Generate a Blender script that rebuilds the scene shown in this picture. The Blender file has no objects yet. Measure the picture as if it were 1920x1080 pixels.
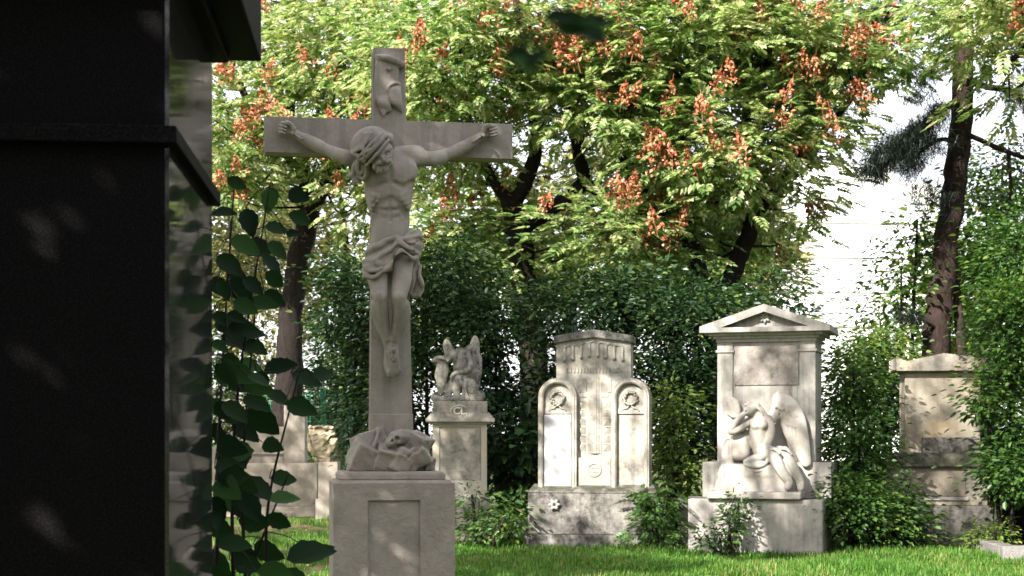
import bpy, math, random
import numpy as np
from mathutils import Vector, Matrix
SC = bpy.context.scene
COL = SC.collection
RNG = np.random.default_rng(11)
random.seed(5)
F, HY, EYE = 2955.0, 823.0, 1.6          # focal length and eye line of the photograph (pixels), eye height (m)
R = math.radians

def W(x, y, Y):
    "the point seen at pixel (x, y) of the photograph at Y metres from the camera"
    return np.array([(x - 960) / F * Y, Y, EYE + (HY - y) / F * Y])

# ------------------------------------------------------------------ objects
def tag(o, label=None, cat=None, group=None, kind=None):
    for k, v in (('label', label), ('category', cat), ('group', group), ('kind', kind)):
        if v: o[k] = v
    return o

def empty(name, loc=(0, 0, 0), rz=0.0, label=None, cat=None, group=None):
    o = bpy.data.objects.new(name, None); COL.objects.link(o)
    o.empty_display_size = 0.2
    o.location = loc; o.rotation_euler = (0, 0, rz)
    return tag(o, label, cat, group)

def mesh_obj(name, V, faces, mat, parent=None, smooth=False, bevel=0.0, sharp=35):
    "faces: list of int arrays (n,3)/(n,4), or python lists of mixed length"
    me = bpy.data.meshes.new(name)
    V = np.asarray(V, dtype=np.float32).reshape(-1, 3)
    loops, starts, n = [], [], 0
    for f in faces:
        f = np.asarray(f, dtype=np.int32)
        if f.ndim == 1: f = f[None]
        if f.size == 0: continue
        loops.append(f.ravel()); k = f.shape[1]
        starts.append(n + np.arange(f.shape[0]) * k); n += f.size
    loops = np.concatenate(loops); starts = np.concatenate(starts)
    me.vertices.add(len(V)); me.vertices.foreach_set('co', V.ravel())
    me.loops.add(len(loops)); me.loops.foreach_set('vertex_index', loops)
    me.polygons.add(len(starts)); me.polygons.foreach_set('loop_start', starts.astype(np.int32))
    me.polygons.foreach_set('use_smooth', np.full(len(starts), bool(smooth)))
    me.update(calc_edges=True); me.validate()
    if mat: me.materials.append(mat)
    o = bpy.data.objects.new(name, me); COL.objects.link(o)
    if parent is not None: o.parent = parent
    if bevel:
        b = o.modifiers.new('bevel', 'BEVEL'); b.width = bevel; b.segments = 2; b.limit_method = 'ANGLE'; b.angle_limit = R(30)
    return o

class MB:
    "collects boxes, prisms, tubes and lathes into one mesh"
    def __init__(s): s.V, s.Fc, s.n = [], [], 0
    def add(s, V, Fc):
        V = np.asarray(V, float).reshape(-1, 3)
        for f in Fc: s.Fc.append(np.asarray(f, np.int32) + s.n)
        s.V.append(V); s.n += len(V); return s
    def box(s, x0, x1, y0, y1, z0, z1, tx=0.0, ty=0.0):
        "tx/ty: how much each side draws in at the top"
        V = [(x0, y0, z0), (x1, y0, z0), (x1, y1, z0), (x0, y1, z0),
             (x0 + tx, y0 + ty, z1), (x1 - tx, y0 + ty, z1), (x1 - tx, y1 - ty, z1), (x0 + tx, y1 - ty, z1)]
        return s.add(V, [[[0, 3, 2, 1], [4, 5, 6, 7], [0, 1, 5, 4], [1, 2, 6, 5], [2, 3, 7, 6], [3, 0, 4, 7]]])
    def prism(s, pts, y0, y1):
        "outline pts (x,z), counter-clockwise seen from the front (-y), extruded from y0 (front) to y1"
        n = len(pts)
        V = [(x, y0, z) for x, z in pts] + [(x, y1, z) for x, z in pts]
        i = np.arange(n); j = (i + 1) % n
        return s.add(V, [list(range(n)), list(range(2 * n - 1, n - 1, -1)), np.stack([i, i + n, j + n, j], 1)[:, ::-1]])
    def frame(s, outer, inner, y0, y1):
        "a ring between two outlines of equal length: front, inner and outer walls"
        n = len(outer); i = np.arange(n); j = (i + 1) % n
        V = [(x, y0, z) for x, z in outer] + [(x, y0, z) for x, z in inner] + [(x, y1, z) for x, z in outer] + [(x, y1, z) for x, z in inner]
        return s.add(V, [np.stack([i, j, j + n, i + n], 1), np.stack([i + 2 * n, j + 2 * n, j, i], 1), np.stack([i + n, j + n, j + 3 * n, i + 3 * n], 1)])
    def tube(s, pts, rad, seg=8, cap=True):
        P = np.asarray(pts, float); n = len(P); rad = np.broadcast_to(np.asarray(rad, float), (n,))
        T = np.gradient(P, axis=0); T /= np.linalg.norm(T, axis=1)[:, None] + 1e-9
        ref = np.array([0.13, 0.97, 0.2]) if abs(T[:, 1]).mean() < .8 else np.array([1.0, 0, 0.1])
        A = np.cross(T, ref); A /= np.linalg.norm(A, axis=1)[:, None] + 1e-9
        B = np.cross(T, A); th = np.arange(seg) * 2 * np.pi / seg
        V = (P[:, None] + rad[:, None, None] * (np.cos(th)[None, :, None] * A[:, None] + np.sin(th)[None, :, None] * B[:, None])).reshape(-1, 3)
        i = np.arange(n - 1)[:, None] * seg; j = np.arange(seg)[None]; k = (j + 1) % seg
        Q = np.stack([i + j, i + k, i + seg + k, i + seg + j], -1).reshape(-1, 4)
        fs = [Q]
        if cap: fs += [list(range(seg))[::-1], [(n - 1) * seg + q for q in range(seg)]]
        return s.add(V, fs)
    def lathe(s, prof, c=(0, 0, 0), seg=24):
        P = np.asarray(prof, float); n = len(P); th = np.arange(seg) * 2 * np.pi / seg
        V = np.stack([c[0] + P[:, 0, None] * np.cos(th), c[1] + P[:, 0, None] * np.sin(th), c[2] + np.repeat(P[:, 1, None], seg, 1)], -1).reshape(-1, 3)
        i = np.arange(n - 1)[:, None] * seg; j = np.arange(seg)[None]; k = (j + 1) % seg
        return s.add(V, [np.stack([i + j, i + k, i + seg + k, i + seg + j], -1).reshape(-1, 4), list(range(seg))[::-1], [(n - 1) * seg + q for q in range(seg)]])
    def build(s, name, mat, parent=None, smooth=False, bevel=0.0):
        V = np.concatenate(s.V)
        by = {}
        for f in s.Fc:
            f = f[None] if f.ndim == 1 else f
            by.setdefault(f.shape[1], []).append(f)
        return mesh_obj(name, V, [np.concatenate(v) for v in by.values()], mat, parent, smooth, bevel)

def spline(pts, n=6):
    "Catmull-Rom through rows of any width"
    P = np.asarray(pts, float)
    if len(P) < 3:
        t = np.linspace(0, 1, n + 1)[:, None]; return P[0] * (1 - t) + P[-1] * t
    Q = np.vstack([2 * P[0] - P[1], P, 2 * P[-1] - P[-2]]); out = []
    for i in range(1, len(Q) - 2):
        t = np.linspace(0, 1, n, endpoint=False)[:, None]
        a, b, c, d = Q[i - 1], Q[i], Q[i + 1], Q[i + 2]
        out.append(.5 * (2 * b + (c - a) * t + (2 * a - 5 * b + 4 * c - d) * t ** 2 + (3 * b - a - 3 * c + d) * t ** 3))
    return np.vstack(out + [P[-1:]])

# ------------------------------------------------------------------ carved figures: blended solids turned into one skin
class Sculpt:
    def __init__(s, lo, hi, h):
        s.lo = np.asarray(lo, float); s.h = h
        s.n = np.ceil((np.asarray(hi, float) - s.lo) / h).astype(int) + 1
        s.D = np.full(s.n, 10.0, np.float32)
        s.ax = [(s.lo[i] + h * np.arange(s.n[i])).astype(np.float32) for i in range(3)]
    def _sub(s, lo, hi):
        a = np.clip(np.floor((np.asarray(lo) - s.lo) / s.h).astype(int), 0, s.n)
        b = np.clip(np.ceil((np.asarray(hi) - s.lo) / s.h).astype(int) + 1, 0, s.n)
        sl = tuple(slice(a[i], b[i]) for i in range(3))
        return sl, s.ax[0][sl[0]][:, None, None], s.ax[1][sl[1]][None, :, None], s.ax[2][sl[2]][None, None, :]
    def _mix(s, sl, d, k, cut):
        a = s.D[sl]
        if a.size == 0: return
        if cut:
            h = np.maximum(k - np.abs(a + d), 0) / k
            s.D[sl] = np.maximum(a, -d) + h * h * k * .25
        else:
            h = np.maximum(k - np.abs(a - d), 0) / k
            s.D[sl] = np.minimum(a, d) - h * h * k * .25
    def ell(s, c, r, k=.02, rot=(0, 0, 0), cut=False):
        c = np.asarray(c, float); r = np.asarray(r, float) * np.ones(3)
        m = r.max() + 2 * k + 2 * s.h
        sl, X, Y, Z = s._sub(c - m, c + m)
        M = np.array(Matrix.Rotation(R(rot[2]), 3, 'Z') @ Matrix.Rotation(R(rot[1]), 3, 'Y') @ Matrix.Rotation(R(rot[0]), 3, 'X'))
        x, y, z = X - c[0], Y - c[1], Z - c[2]
        q = [(M[0, i] * x + M[1, i] * y + M[2, i] * z) / r[i] for i in range(3)]
        k0 = np.sqrt(q[0] ** 2 + q[1] ** 2 + q[2] ** 2)
        k1 = np.sqrt((q[0] / r[0]) ** 2 + (q[1] / r[1]) ** 2 + (q[2] / r[2]) ** 2) + 1e-6
        s._mix(sl, k0 * (k0 - 1) / k1, k, cut); return s
    def box(s, c, r, k=.02, rot=(0, 0, 0), rnd=.01, cut=False):
        c = np.asarray(c, float); r = np.asarray(r, float)
        m = np.linalg.norm(r) + 2 * k + 2 * s.h
        sl, X, Y, Z = s._sub(c - m, c + m)
        M = np.array(Matrix.Rotation(R(rot[2]), 3, 'Z') @ Matrix.Rotation(R(rot[1]), 3, 'Y') @ Matrix.Rotation(R(rot[0]), 3, 'X'))
        x, y, z = X - c[0], Y - c[1], Z - c[2]
        q = [np.abs(M[0, i] * x + M[1, i] * y + M[2, i] * z) - r[i] + rnd for i in range(3)]
        d = np.sqrt(sum(np.maximum(v, 0) ** 2 for v in q)) + np.minimum(np.maximum(np.maximum(q[0], q[1]), q[2]), 0) - rnd
        s._mix(sl, d, k, cut); return s
    def chain(s, pts, k=.02, cut=False, n=5, flat=1.0):
        "pts rows (x, y, z, radius): a tapering limb, lock, fold or groove; flat < 1 thickens it in depth less than across"
        P = spline(pts, n) if len(pts) > 2 else np.asarray(pts, float)
        m = P[:, 3].max() / min(flat, 1) + 2 * k + 2 * s.h
        sl, X, Y, Z = s._sub(P[:, :3].min(0) - m, P[:, :3].max(0) + m)
        best = None
        for a, b in zip(P[:-1], P[1:]):
            ab = (b - a)[:3].copy(); ab[1] /= flat
            L = float(ab @ ab) + 1e-9
            x, y, z = X - a[0], (Y - a[1]) / flat, Z - a[2]
            t = np.clip((x * ab[0] + y * ab[1] + z * ab[2]) / L, 0, 1)
            d = np.sqrt((x - t * ab[0]) ** 2 + (y - t * ab[1]) ** 2 + (z - t * ab[2]) ** 2) - (a[3] + t * (b[3] - a[3]))
            best = d if best is None else np.minimum(best, d)
        s._mix(sl, best * min(flat, 1), k, cut); return s
    def rough(s, amp, freq, seed=1, octaves=3):
        g = np.random.default_rng(seed)
        X, Y, Z = s.ax[0][:, None, None], s.ax[1][None, :, None], s.ax[2][None, None, :]
        for o in range(octaves):
            for _ in range(4):
                v = g.normal(size=3); v *= freq * 2 ** o / np.linalg.norm(v); p = g.uniform(0, 6.3)
                s.D += (amp / 2 ** o / 2 * np.sin(v[0] * X + v[1] * Y + v[2] * Z + p)).astype(np.float32)
        return s
    def build(s, name, mat, parent=None, below=None, smooth=1):
        D = s.D.copy()
        if below is not None: D = np.maximum(D, (below - s.ax[2])[None, None, :])
        D[0], D[-1], D[:, 0], D[:, -1], D[:, :, 0], D[:, :, -1] = (1,) * 6
        S = D < 0
        o8 = [(i, j, k) for i in (0, 1) for j in (0, 1) for k in (0, 1)]
        nx, ny, nz = D.shape
        cs = lambda A, o: A[o[0]:nx - 1 + o[0], o[1]:ny - 1 + o[1], o[2]:nz - 1 + o[2]]
        cnt = sum(cs(S, o).astype(np.int8) for o in o8)
        act = (cnt > 0) & (cnt < 8)
        ids = np.full(act.shape, -1, np.int32); ijk = np.argwhere(act); ids[act] = np.arange(len(ijk))
        acc = np.zeros((len(ijk), 3)); num = np.zeros(len(ijk))
        dv = {o: cs(D, o)[act] for o in o8}
        for a in o8:
            for ax in range(3):
                if a[ax]: continue
                b = list(a); b[ax] = 1; b = tuple(b)
                da, db = dv[a], dv[b]; cr = (da < 0) != (db < 0)
                t = np.where(cr, da / np.where(cr, da - db, 1), 0)
                p = np.repeat(np.array(a, float)[None], len(ijk), 0); p[:, ax] += t
                acc[cr] += p[cr]; num[cr] += 1
        V = s.lo + s.h * (ijk + acc / num[:, None])
        Q = []
        for ax in range(3):
            u, v = (ax + 1) % 3, (ax + 2) % 3
            sa = [slice(None)] * 3; sb = [slice(None)] * 3
            sa[ax] = slice(0, -1); sb[ax] = slice(1, None)
            A, B = S[tuple(sa)], S[tuple(sb)]
            e = np.argwhere(A != B); ins = A[A != B]
            ok = (e[:, u] > 0) & (e[:, v] > 0) & (e[:, u] < D.shape[u] - 1) & (e[:, v] < D.shape[v] - 1)
            e, ins = e[ok], ins[ok]
            def cell(du, dw):
                q = e.copy(); q[:, u] += du; q[:, v] += dw; return ids[q[:, 0], q[:, 1], q[:, 2]]
            q = np.stack([cell(-1, -1), cell(0, -1), cell(0, 0), cell(-1, 0)], 1)
            q[~ins] = q[~ins][:, ::-1]; Q.append(q)
        Q = np.concatenate(Q)
        for _ in range(smooth):
            sm = np.zeros_like(V); c = np.zeros(len(V))
            for i in range(4):
                np.add.at(sm, Q[:, i], V[Q[:, (i + 1) % 4]] + V[Q[:, i - 1]]); np.add.at(c, Q[:, i], 2)
            V = V * .5 + .5 * sm / c[:, None]
        return mesh_obj(name, V, [Q], mat, parent, smooth=True)

class Site:
    "a stone's own axes on the ground: x along its front, y into its depth, z up; L() measures the photograph in them"
    def __init__(s, px, Y, deg):
        s.o = W(px, HY, Y); s.o[2] = 0; s.a = R(deg); s.ca, s.sa = math.cos(s.a), math.sin(s.a); s.px = Y / F
    def L(s, x, y, d=0.0):
        t = (x - 960) / F
        lx = (t * s.o[1] - s.o[0] + d * (t * s.ca + s.sa)) / (s.ca - t * s.sa)
        Yw = s.o[1] + lx * s.sa + d * s.ca
        return np.array([lx, d, EYE + (HY - y) / F * Yw])
    def X(s, x, d=0.0): return s.L(x, HY, d)[0]
    def Z(s, y, x=None, d=0.0):
        return s.L(960 + s.o[0] / s.o[1] * F if x is None else x, y, d)[2]
    def C(s, pts):
        "rows (px x, px y, depth, px radius) -> (x, y, z, r)"
        return [tuple(s.L(p[0], p[1], p[2])) + (p[3] * s.px,) for p in pts]
    def root(s, name, label, cat, group=None): return empty(name, tuple(s.o), s.a, label, cat, group)

# ------------------------------------------------------------------ materials
def new_mat(name):
    m = bpy.data.materials.new(name); m.use_nodes = True
    nt = m.node_tree; nt.nodes.clear()
    out = nt.nodes.new('ShaderNodeOutputMaterial')
    def N(t, **kw):
        n = nt.nodes.new('ShaderNode' + t)
        for k, v in kw.items():
            if k in n.inputs: n.inputs[k].default_value = v
            else: setattr(n, k, v)
        return n
    return m, nt, N, out

def rgb(c): return (c[0], c[1], c[2], 1)

def mixc(nt, N, fac, a, b, mode='MIX'):
    n = N('Mix', data_type='RGBA', blend_type=mode)
    ins = [i for i in n.inputs if i.enabled] if False else n.inputs
    def put(sock, v):
        if hasattr(v, 'is_output'): nt.links.new(v, sock)
        else: sock.default_value = v
    put(ins[0], fac); put(ins[6], a if hasattr(a, 'is_output') else rgb(a)); put(ins[7], b if hasattr(b, 'is_output') else rgb(b))
    return n.outputs[2]

def ramp(nt, N, src, stops, interp='LINEAR'):
    n = N('ValToRGB'); cr = n.color_ramp; cr.interpolation = interp
    while len(cr.elements) < len(stops): cr.elements.new(.5)
    for e, (p, c) in zip(cr.elements, stops):
        e.position = p; e.color = rgb(c) if hasattr(c, '__len__') else (c, c, c, 1)
    nt.links.new(src, n.inputs[0]); return n.outputs[0]

def stone(name, base, stain=(.05, .045, .04), amount=.35, vary=.25, rough=.85, bump=.35, grain=60, streak=.0, moss=0.0, patch=2.2, warm=None, seed=0.0):
    m, nt, N, out = new_mat(name)
    co = N('TexCoord'); mp = N('Mapping'); nt.links.new(co.outputs['Object'], mp.inputs[0]); mp.inputs['Location'].default_value = (seed, seed * 1.7, seed * .3)
    def noise(sc, det=6, rg=.6, dist=0.0, src=None):
        n = N('TexNoise', Scale=sc, Detail=det, Roughness=rg, Distortion=dist); nt.links.new(src or mp.outputs[0], n.inputs['Vector']); return n.outputs[0]
    big = noise(patch, 5, .65, .4)
    c = mixc(nt, N, ramp(nt, N, noise(patch * 2.3), [(.3, 0.0), (.7, 1.0)]), [v * (1 - vary) for v in base], [min(.9, v * (1 + vary * .6)) for v in base])
    if warm: c = mixc(nt, N, ramp(nt, N, noise(patch * .8, 4), [(.5, 0.0), (.68, 1.0)]), c, warm)
    st = ramp(nt, N, big, [(.62 - amount * .45, 0.0), (.8 - amount * .3, 1.0)])
    fine = ramp(nt, N, noise(grain * .45, 3, .7), [(.3, .35), (.65, 1.0)])
    mul = N('Math', operation='MULTIPLY'); nt.links.new(st, mul.inputs[0]); nt.links.new(fine, mul.inputs[1])
    mu2 = N('Math', operation='MULTIPLY'); nt.links.new(mul.outputs[0], mu2.inputs[0]); mu2.inputs[1].default_value = min(1, .35 + amount)
    if amount > 0: c = mixc(nt, N, mu2.outputs[0], c, stain)
    if streak:
        ms = N('Mapping'); nt.links.new(co.outputs['Object'], ms.inputs[0]); ms.inputs['Scale'].default_value = (9, 9, .6)
        s_ = ramp(nt, N, noise(1.6, 4, .6, 0, ms.outputs[0]), [(.5, 0.0), (.72, streak)])
        c = mixc(nt, N, s_, c, [v * .8 for v in stain])
    if moss:
        ge = N('NewGeometry'); sx = N('SeparateXYZ'); nt.links.new(ge.outputs['Normal'], sx.inputs[0])
        up = ramp(nt, N, sx.outputs[2], [(.35, 0.0), (.8, 1.0)])
        mm = N('Math', operation='MULTIPLY'); nt.links.new(up, mm.inputs[0]); nt.links.new(ramp(nt, N, noise(7, 5), [(.35, .2), (.6, moss)]), mm.inputs[1])
        c = mixc(nt, N, mm.outputs[0], c, (.035, .036, .022))
    p = N('BsdfPrincipled', Roughness=rough); p.inputs['Specular IOR Level'].default_value = .25
    nt.links.new(c, p.inputs['Base Color'])
    b1 = N('Bump', Strength=bump, Distance=.012); nt.links.new(noise(grain, 4, .7), b1.inputs['Height'])
    b2 = N('Bump', Strength=bump, Distance=.03); nt.links.new(noise(grain * .16, 4, .6), b2.inputs['Height']); nt.links.new(b1.outputs[0], b2.inputs['Normal'])
    nt.links.new(b2.outputs[0], p.inputs['Normal']); nt.links.new(p.outputs[0], out.inputs[0])
    return m

def leaf_mat(name, stops, trans=.4, rough=.45, clump=.5, scale=.9, spec=.35):
    "leaf colour differs from leaf to leaf (ramp over a random number) and from spray to spray"
    m, nt, N, out = new_mat(name)
    ge = N('NewGeometry'); co = N('TexCoord')
    n = N('TexNoise', Scale=scale, Detail=3.0); nt.links.new(co.outputs['Object'], n.inputs['Vector'])
    a = N('Math', operation='MULTIPLY_ADD'); nt.links.new(n.outputs[0], a.inputs[0]); a.inputs[1].default_value = clump * 2; a.inputs[2].default_value = -clump
    b = N('Math', operation='ADD', use_clamp=True); nt.links.new(ge.outputs['Random Per Island'], b.inputs[0]); nt.links.new(a.outputs[0], b.inputs[1])
    c = ramp(nt, N, b.outputs[0], stops)
    p = N('BsdfPrincipled', Roughness=rough); p.inputs['Specular IOR Level'].default_value = spec
    nt.links.new(c, p.inputs['Base Color'])
    if trans:
        t = N('BsdfTranslucent'); hs = N('HueSaturation', Saturation=1.1, Value=1.5); hs.inputs['Hue'].default_value = .49
        nt.links.new(c, hs.inputs['Color']); nt.links.new(hs.outputs[0], t.inputs[0])
        mx = N('MixShader'); mx.inputs[0].default_value = trans
        nt.links.new(p.outputs[0], mx.inputs[1]); nt.links.new(t.outputs[0], mx.inputs[2]); nt.links.new(mx.outputs[0], out.inputs[0])
    else: nt.links.new(p.outputs[0], out.inputs[0])
    return m

def plain(name, col, rough=.6, spec=.3, noise=0.0, scale=20, bump=0.0, metal=0.0):
    m, nt, N, out = new_mat(name)
    p = N('BsdfPrincipled', Roughness=rough, Metallic=metal); p.inputs['Specular IOR Level'].default_value = spec
    p.inputs['Base Color'].default_value = rgb(col)
    co = N('TexCoord'); n = N('TexNoise', Scale=scale, Detail=5.0); nt.links.new(co.outputs['Object'], n.inputs['Vector'])
    if noise: nt.links.new(mixc(nt, N, ramp(nt, N, n.outputs[0], [(.3, 0.0), (.7, 1.0)]), [v * (1 - noise) for v in col], [v * (1 + noise) for v in col]), p.inputs['Base Color'])
    if bump:
        b = N('Bump', Strength=bump, Distance=.02); nt.links.new(n.outputs[0], b.inputs['Height']); nt.links.new(b.outputs[0], p.inputs['Normal'])
    nt.links.new(p.outputs[0], out.inputs[0]); return m

# ------------------------------------------------------------------ leaves
def rot_from(dirs, rng, roll=None):
    "matrices whose x axis is dirs, z axis near up (rolled at random)"
    d = dirs / (np.linalg.norm(dirs, axis=1)[:, None] + 1e-9)
    up = np.array([0, 0, 1.0]) + rng.normal(size=d.shape) * (.35 if roll is None else roll)
    y = np.cross(up, d); y /= np.linalg.norm(y, axis=1)[:, None] + 1e-9
    z = np.cross(d, y)
    return np.stack([d, y, z], 2)

def stamp(tv, tf, pos, M, size):
    "copies of a small template as one vertex/face pair"
    n, k = len(pos), len(tv)
    V = np.einsum('nij,kj->nki', M * np.asarray(size)[:, None, None], tv) + pos[:, None]
    fs = [(f[None] + (np.arange(n) * k)[:, None, None]).reshape(-1, f.shape[1]) for f in tf]
    return V.reshape(-1, 3), fs

def leaf_shape(w=.45, fold=.12, droop=.12, tip=1.0):
    "one pointed leaf, length 1 along x, folded on its midrib: 8 triangles in quads"
    x = np.array([0, .3, .65, tip]); hw = np.array([0, w * .5, w * .42, 0])
    z = -droop * x ** 2
    V = [(0, 0, 0), (.3, 0, z[1]), (.65, 0, z[2]), (tip, 0, z[3]), (.3, hw[1], z[1] + fold * w), (.65, hw[2], z[2] + fold * w), (.3, -hw[1], z[1] + fold * w), (.65, -hw[2], z[2] + fold * w)]
    return np.array(V), [np.array([[1, 2, 5, 4], [2, 1, 6, 7]]), np.array([[0, 1, 4], [2, 3, 5], [0, 6, 1], [2, 7, 3]])]

def kite(w=.5):
    return np.array([(0, 0, 0), (.42, w / 2, .06), (1, 0, -.1), (.42, -w / 2, .06)]), [np.array([[0, 3, 2, 1]])]

def pinnate(pairs=5, rng=RNG, w=.42, ll=.3):
    "a feather-shaped leaf, length 1 along x, of separate leaflets"
    V, Q = [], []; kv, _ = kite(w); n = 0
    for i in range(pairs * 2 + 1):
        if i == pairs * 2: x, ang = 1.0, 0
        else: x = .22 + .75 * (i // 2) / pairs; ang = (1 if i % 2 else -1) * R(62 - 5 * (i // 2))
        L = ll * (1.0 - .35 * abs(x - .55)) * rng.uniform(.85, 1.15)
        c, s_ = math.cos(ang), math.sin(ang); t = rng.normal(0, .3)
        P = kv * L; P = np.stack([P[:, 0] * c - P[:, 1] * s_, P[:, 0] * s_ + P[:, 1] * c, P[:, 2] + t * P[:, 1] - .15 * np.abs(P[:, 0])], 1)
        P += (x * .85, 0, -.25 * x * x)
        V.append(P); Q.append(np.array([0, 3, 2, 1]) + n); n += 4
    return np.concatenate(V), [np.array(Q)]

def blob_points(n, c, r, rng, shell=.55, lump=.35, seed=0):
    "points in an uneven ellipsoid, denser towards its skin, with hollows"
    g = np.random.default_rng(seed + 77); out = []
    fr = [(g.normal(size=3) * 2.6, g.uniform(0, 6.3)) for _ in range(5)]
    tot = 0
    while tot < n:
        d = rng.normal(size=(n * 2, 3)); d /= np.linalg.norm(d, axis=1)[:, None]
        rad = rng.uniform(shell ** 3, 1, n * 2) ** (1 / 3)
        q = d * rad[:, None]
        w = sum(np.sin(q @ v + p) for v, p in fr) / 5
        d2 = sum(np.sin(d @ (v * 1.3) + p * 2) for v, p in fr) / 5
        q = q * (1 + lump * d2)[:, None]
        q = q[w > -.22]
        out.append(q); tot += len(q)
    q = np.concatenate(out)[:n]
    return np.asarray(c) + q * np.asarray(r), q
# ================================================================== the crucifix
M_cru = stone('crucifix_stone', (.275, .242, .214), stain=(.10, .088, .078), amount=.38, vary=.16, bump=.2, grain=110, patch=3.0, streak=.35)
M_cru_rough = stone('crucifix_rough_stone', (.275, .24, .21), stain=(.11, .094, .083), amount=.25, vary=.14, bump=.45, grain=75, patch=3.5)
CR = Site(731, 10.2, 9)
cru = CR.root('crucifix', 'tall grey stone crucifix with the crucified man, skull and rocks on a square plinth', 'crucifix')
px = CR.px; L = CR.L; fy = -.085
# plinth
hw = .40
b = MB(); x0 = L(625, 950, -.33)[0]; x1 = L(853, 950, -.33)[0]; zt = CR.Z(906, 739, -.33)
pa = (L(690, 0, -.33)[0], L(788, 0, -.33)[0], -.2, CR.Z(938, 739, -.33))
o8 = [(x0, -.2), (x1, -.2), (x1, zt), (x0, zt)]; i8 = [(pa[0], -.199), (pa[1], -.199), (pa[1], pa[3]), (pa[0], pa[3])]
b.frame(o8, i8, -.33, -.312)
b.box(x0, x1, -.312, .29, -.2, zt)
b.box(x0 + .012, x1 - .012, -.315, .275, zt - .001, zt + .018, .012, .012)
plinth = b.build('plinth', M_cru_rough, cru, bevel=.008)
z2 = CR.Z(884, 735, -.28)
b = MB().box(L(636, 890, -.28)[0], L(836, 890, -.28)[0], -.28, .24, zt + .018, z2 - .012).box(L(638, 890, -.28)[0], L(834, 890, -.28)[0], -.278, .235, z2 - .014, z2, .012, .012)
b.build('plinth_step', M_cru_rough, cru, bevel=.008)
# cross: tapering shaft and beam, one outline
zb, za = z2, CR.Z(92, 728, fy)
def shaft(y, e): return L((697.5 + (692 - 697.5) * (y - 92) / 690 if e < 0 else 757 + (771 - 757) * (y - 92) / 690) + (4.5 if e < 0 else 0), y, fy)[0]
zl0, zl1 = L(494, 222.5, fy)[2], L(494, 286.5, fy)[2]
zr0, zr1 = L(959, 232, fy)[2], L(959, 291.5, fy)[2]
zt_, zb_ = (zl0 + zr0) / 2, (zl1 + zr1) / 2
xl, xr = L(497, 250, fy)[0], L(959, 260, fy)[0]
out = [(shaft(884, -1), zb), (shaft(884, 1), zb), (shaft(290, 1), zb_), (xr, zb_), (xr, zt_), (shaft(228, 1), zt_), (shaft(92, 1), za), (shaft(92, -1), za), (shaft(228, -1), zt_), (xl, zt_), (xl, zb_), (shaft(290, -1), zb_)]
b = MB(); b.prism(out, fy, .085)
zj = CR.Z(776, 731, fy)
b.box(shaft(884, -1) - .004, shaft(884, 1) + .006, fy - .006, .092, zb, zj, .001, .001)
b.build('cross', M_cru, cru, bevel=.007)

# the crucified figure
lo = L(480, 720, -.1); hi = L(975, 225, -.1)
S = Sculpt((lo[0], -.5, lo[2]), (hi[0], .02, hi[2]), .0046)
E = lambda x, y, d, rx, rd, ry, k=.03, rot=(0, 0, 0), cut=False: S.ell(L(x, y, d), (rx * px, rd, ry * px), k, rot, cut)
Cn = lambda pts, k=.02, cut=False, flat=1.0, n=5: S.chain(CR.C(pts), k, cut, n, flat)
# torso
E(729, 335, -.185, 45, .115, 50, .03)
E(728, 365, -.185, 42, .11, 46, .05)
E(732, 415, -.175, 35.5, .085, 50, .06)
E(733, 462, -.165, 37, .09, 34, .05)
Cn([(708, 462, -.16, 13), (738, 475, -.17, 20), (766, 457, -.16, 14)], .05)
# shoulders, breast
E(776, 295, -.17, 19, .062, 20, .03)
E(688, 304, -.17, 18, .06, 18, .03)
Cn([(727, 300, -.2, 16), (752, 288, -.18, 14), (784, 288, -.165, 13)], .04)
E(756, 322, -.25, 27, .036, 22, .06, (0, -12, 0))
E(706, 324, -.25, 25, .036, 22, .06, (0, 10, 0))
Cn([(686, 353, -.275, 2.2), (705, 350, -.292, 2.6), (722, 343, -.295, 1.6)], .03, True)
Cn([(740, 343, -.297, 1.2), (757, 350, -.292, 3.0), (772, 342, -.262, 3.2)], .03, True)
Cn([(731, 312, -.305, 1.5), (731, 335, -.31, 2), (731, 362, -.30, 1.6)], .03, True)
# ribs, arch of the ribcage, belly
for i in range(4):
    y = 366 + i * 10
    Cn([(690 + i, y - 6, -.21, 3.2), (698, y - 1, -.263, 3.5), (710 - i, y + 3 + i, -.281, 2.5)], .022)
    Cn([(770 - i, y - 8, -.21, 3.2), (760, y - 3, -.261, 3.5), (752 - i, y + 1, -.281, 2.5)], .022)
Cn([(731, 372, -.292, 3), (712, 386, -.288, 6), (703, 402, -.268, 6.5), (698, 415, -.235, 5)], .025, True)
Cn([(733, 372, -.292, 3), (750, 384, -.288, 6), (758, 396, -.265, 6.5), (763, 408, -.235, 5)], .025, True)
Cn([(731, 375, -.285, 2), (731, 398, -.272, 2), (731, 414, -.262, 1.5)], .025, True)
for yy in (393, 408): Cn([(714, yy, -.263, 1.5), (731, yy + 2, -.27, 1.5), (748, yy - 1, -.262, 1.5)], .022, True)
E(720, 430, -.225, 13, .03, 22, .04); E(744, 428, -.225, 13, .03, 22, .04)
E(732, 413, -.268, 2.2, .016, 2.8, .012, (0, 0, 0), True)
Cn([(698, 384, -.27, 1.5), (704, 374, -.28, 1.8)], .008, True)
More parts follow.
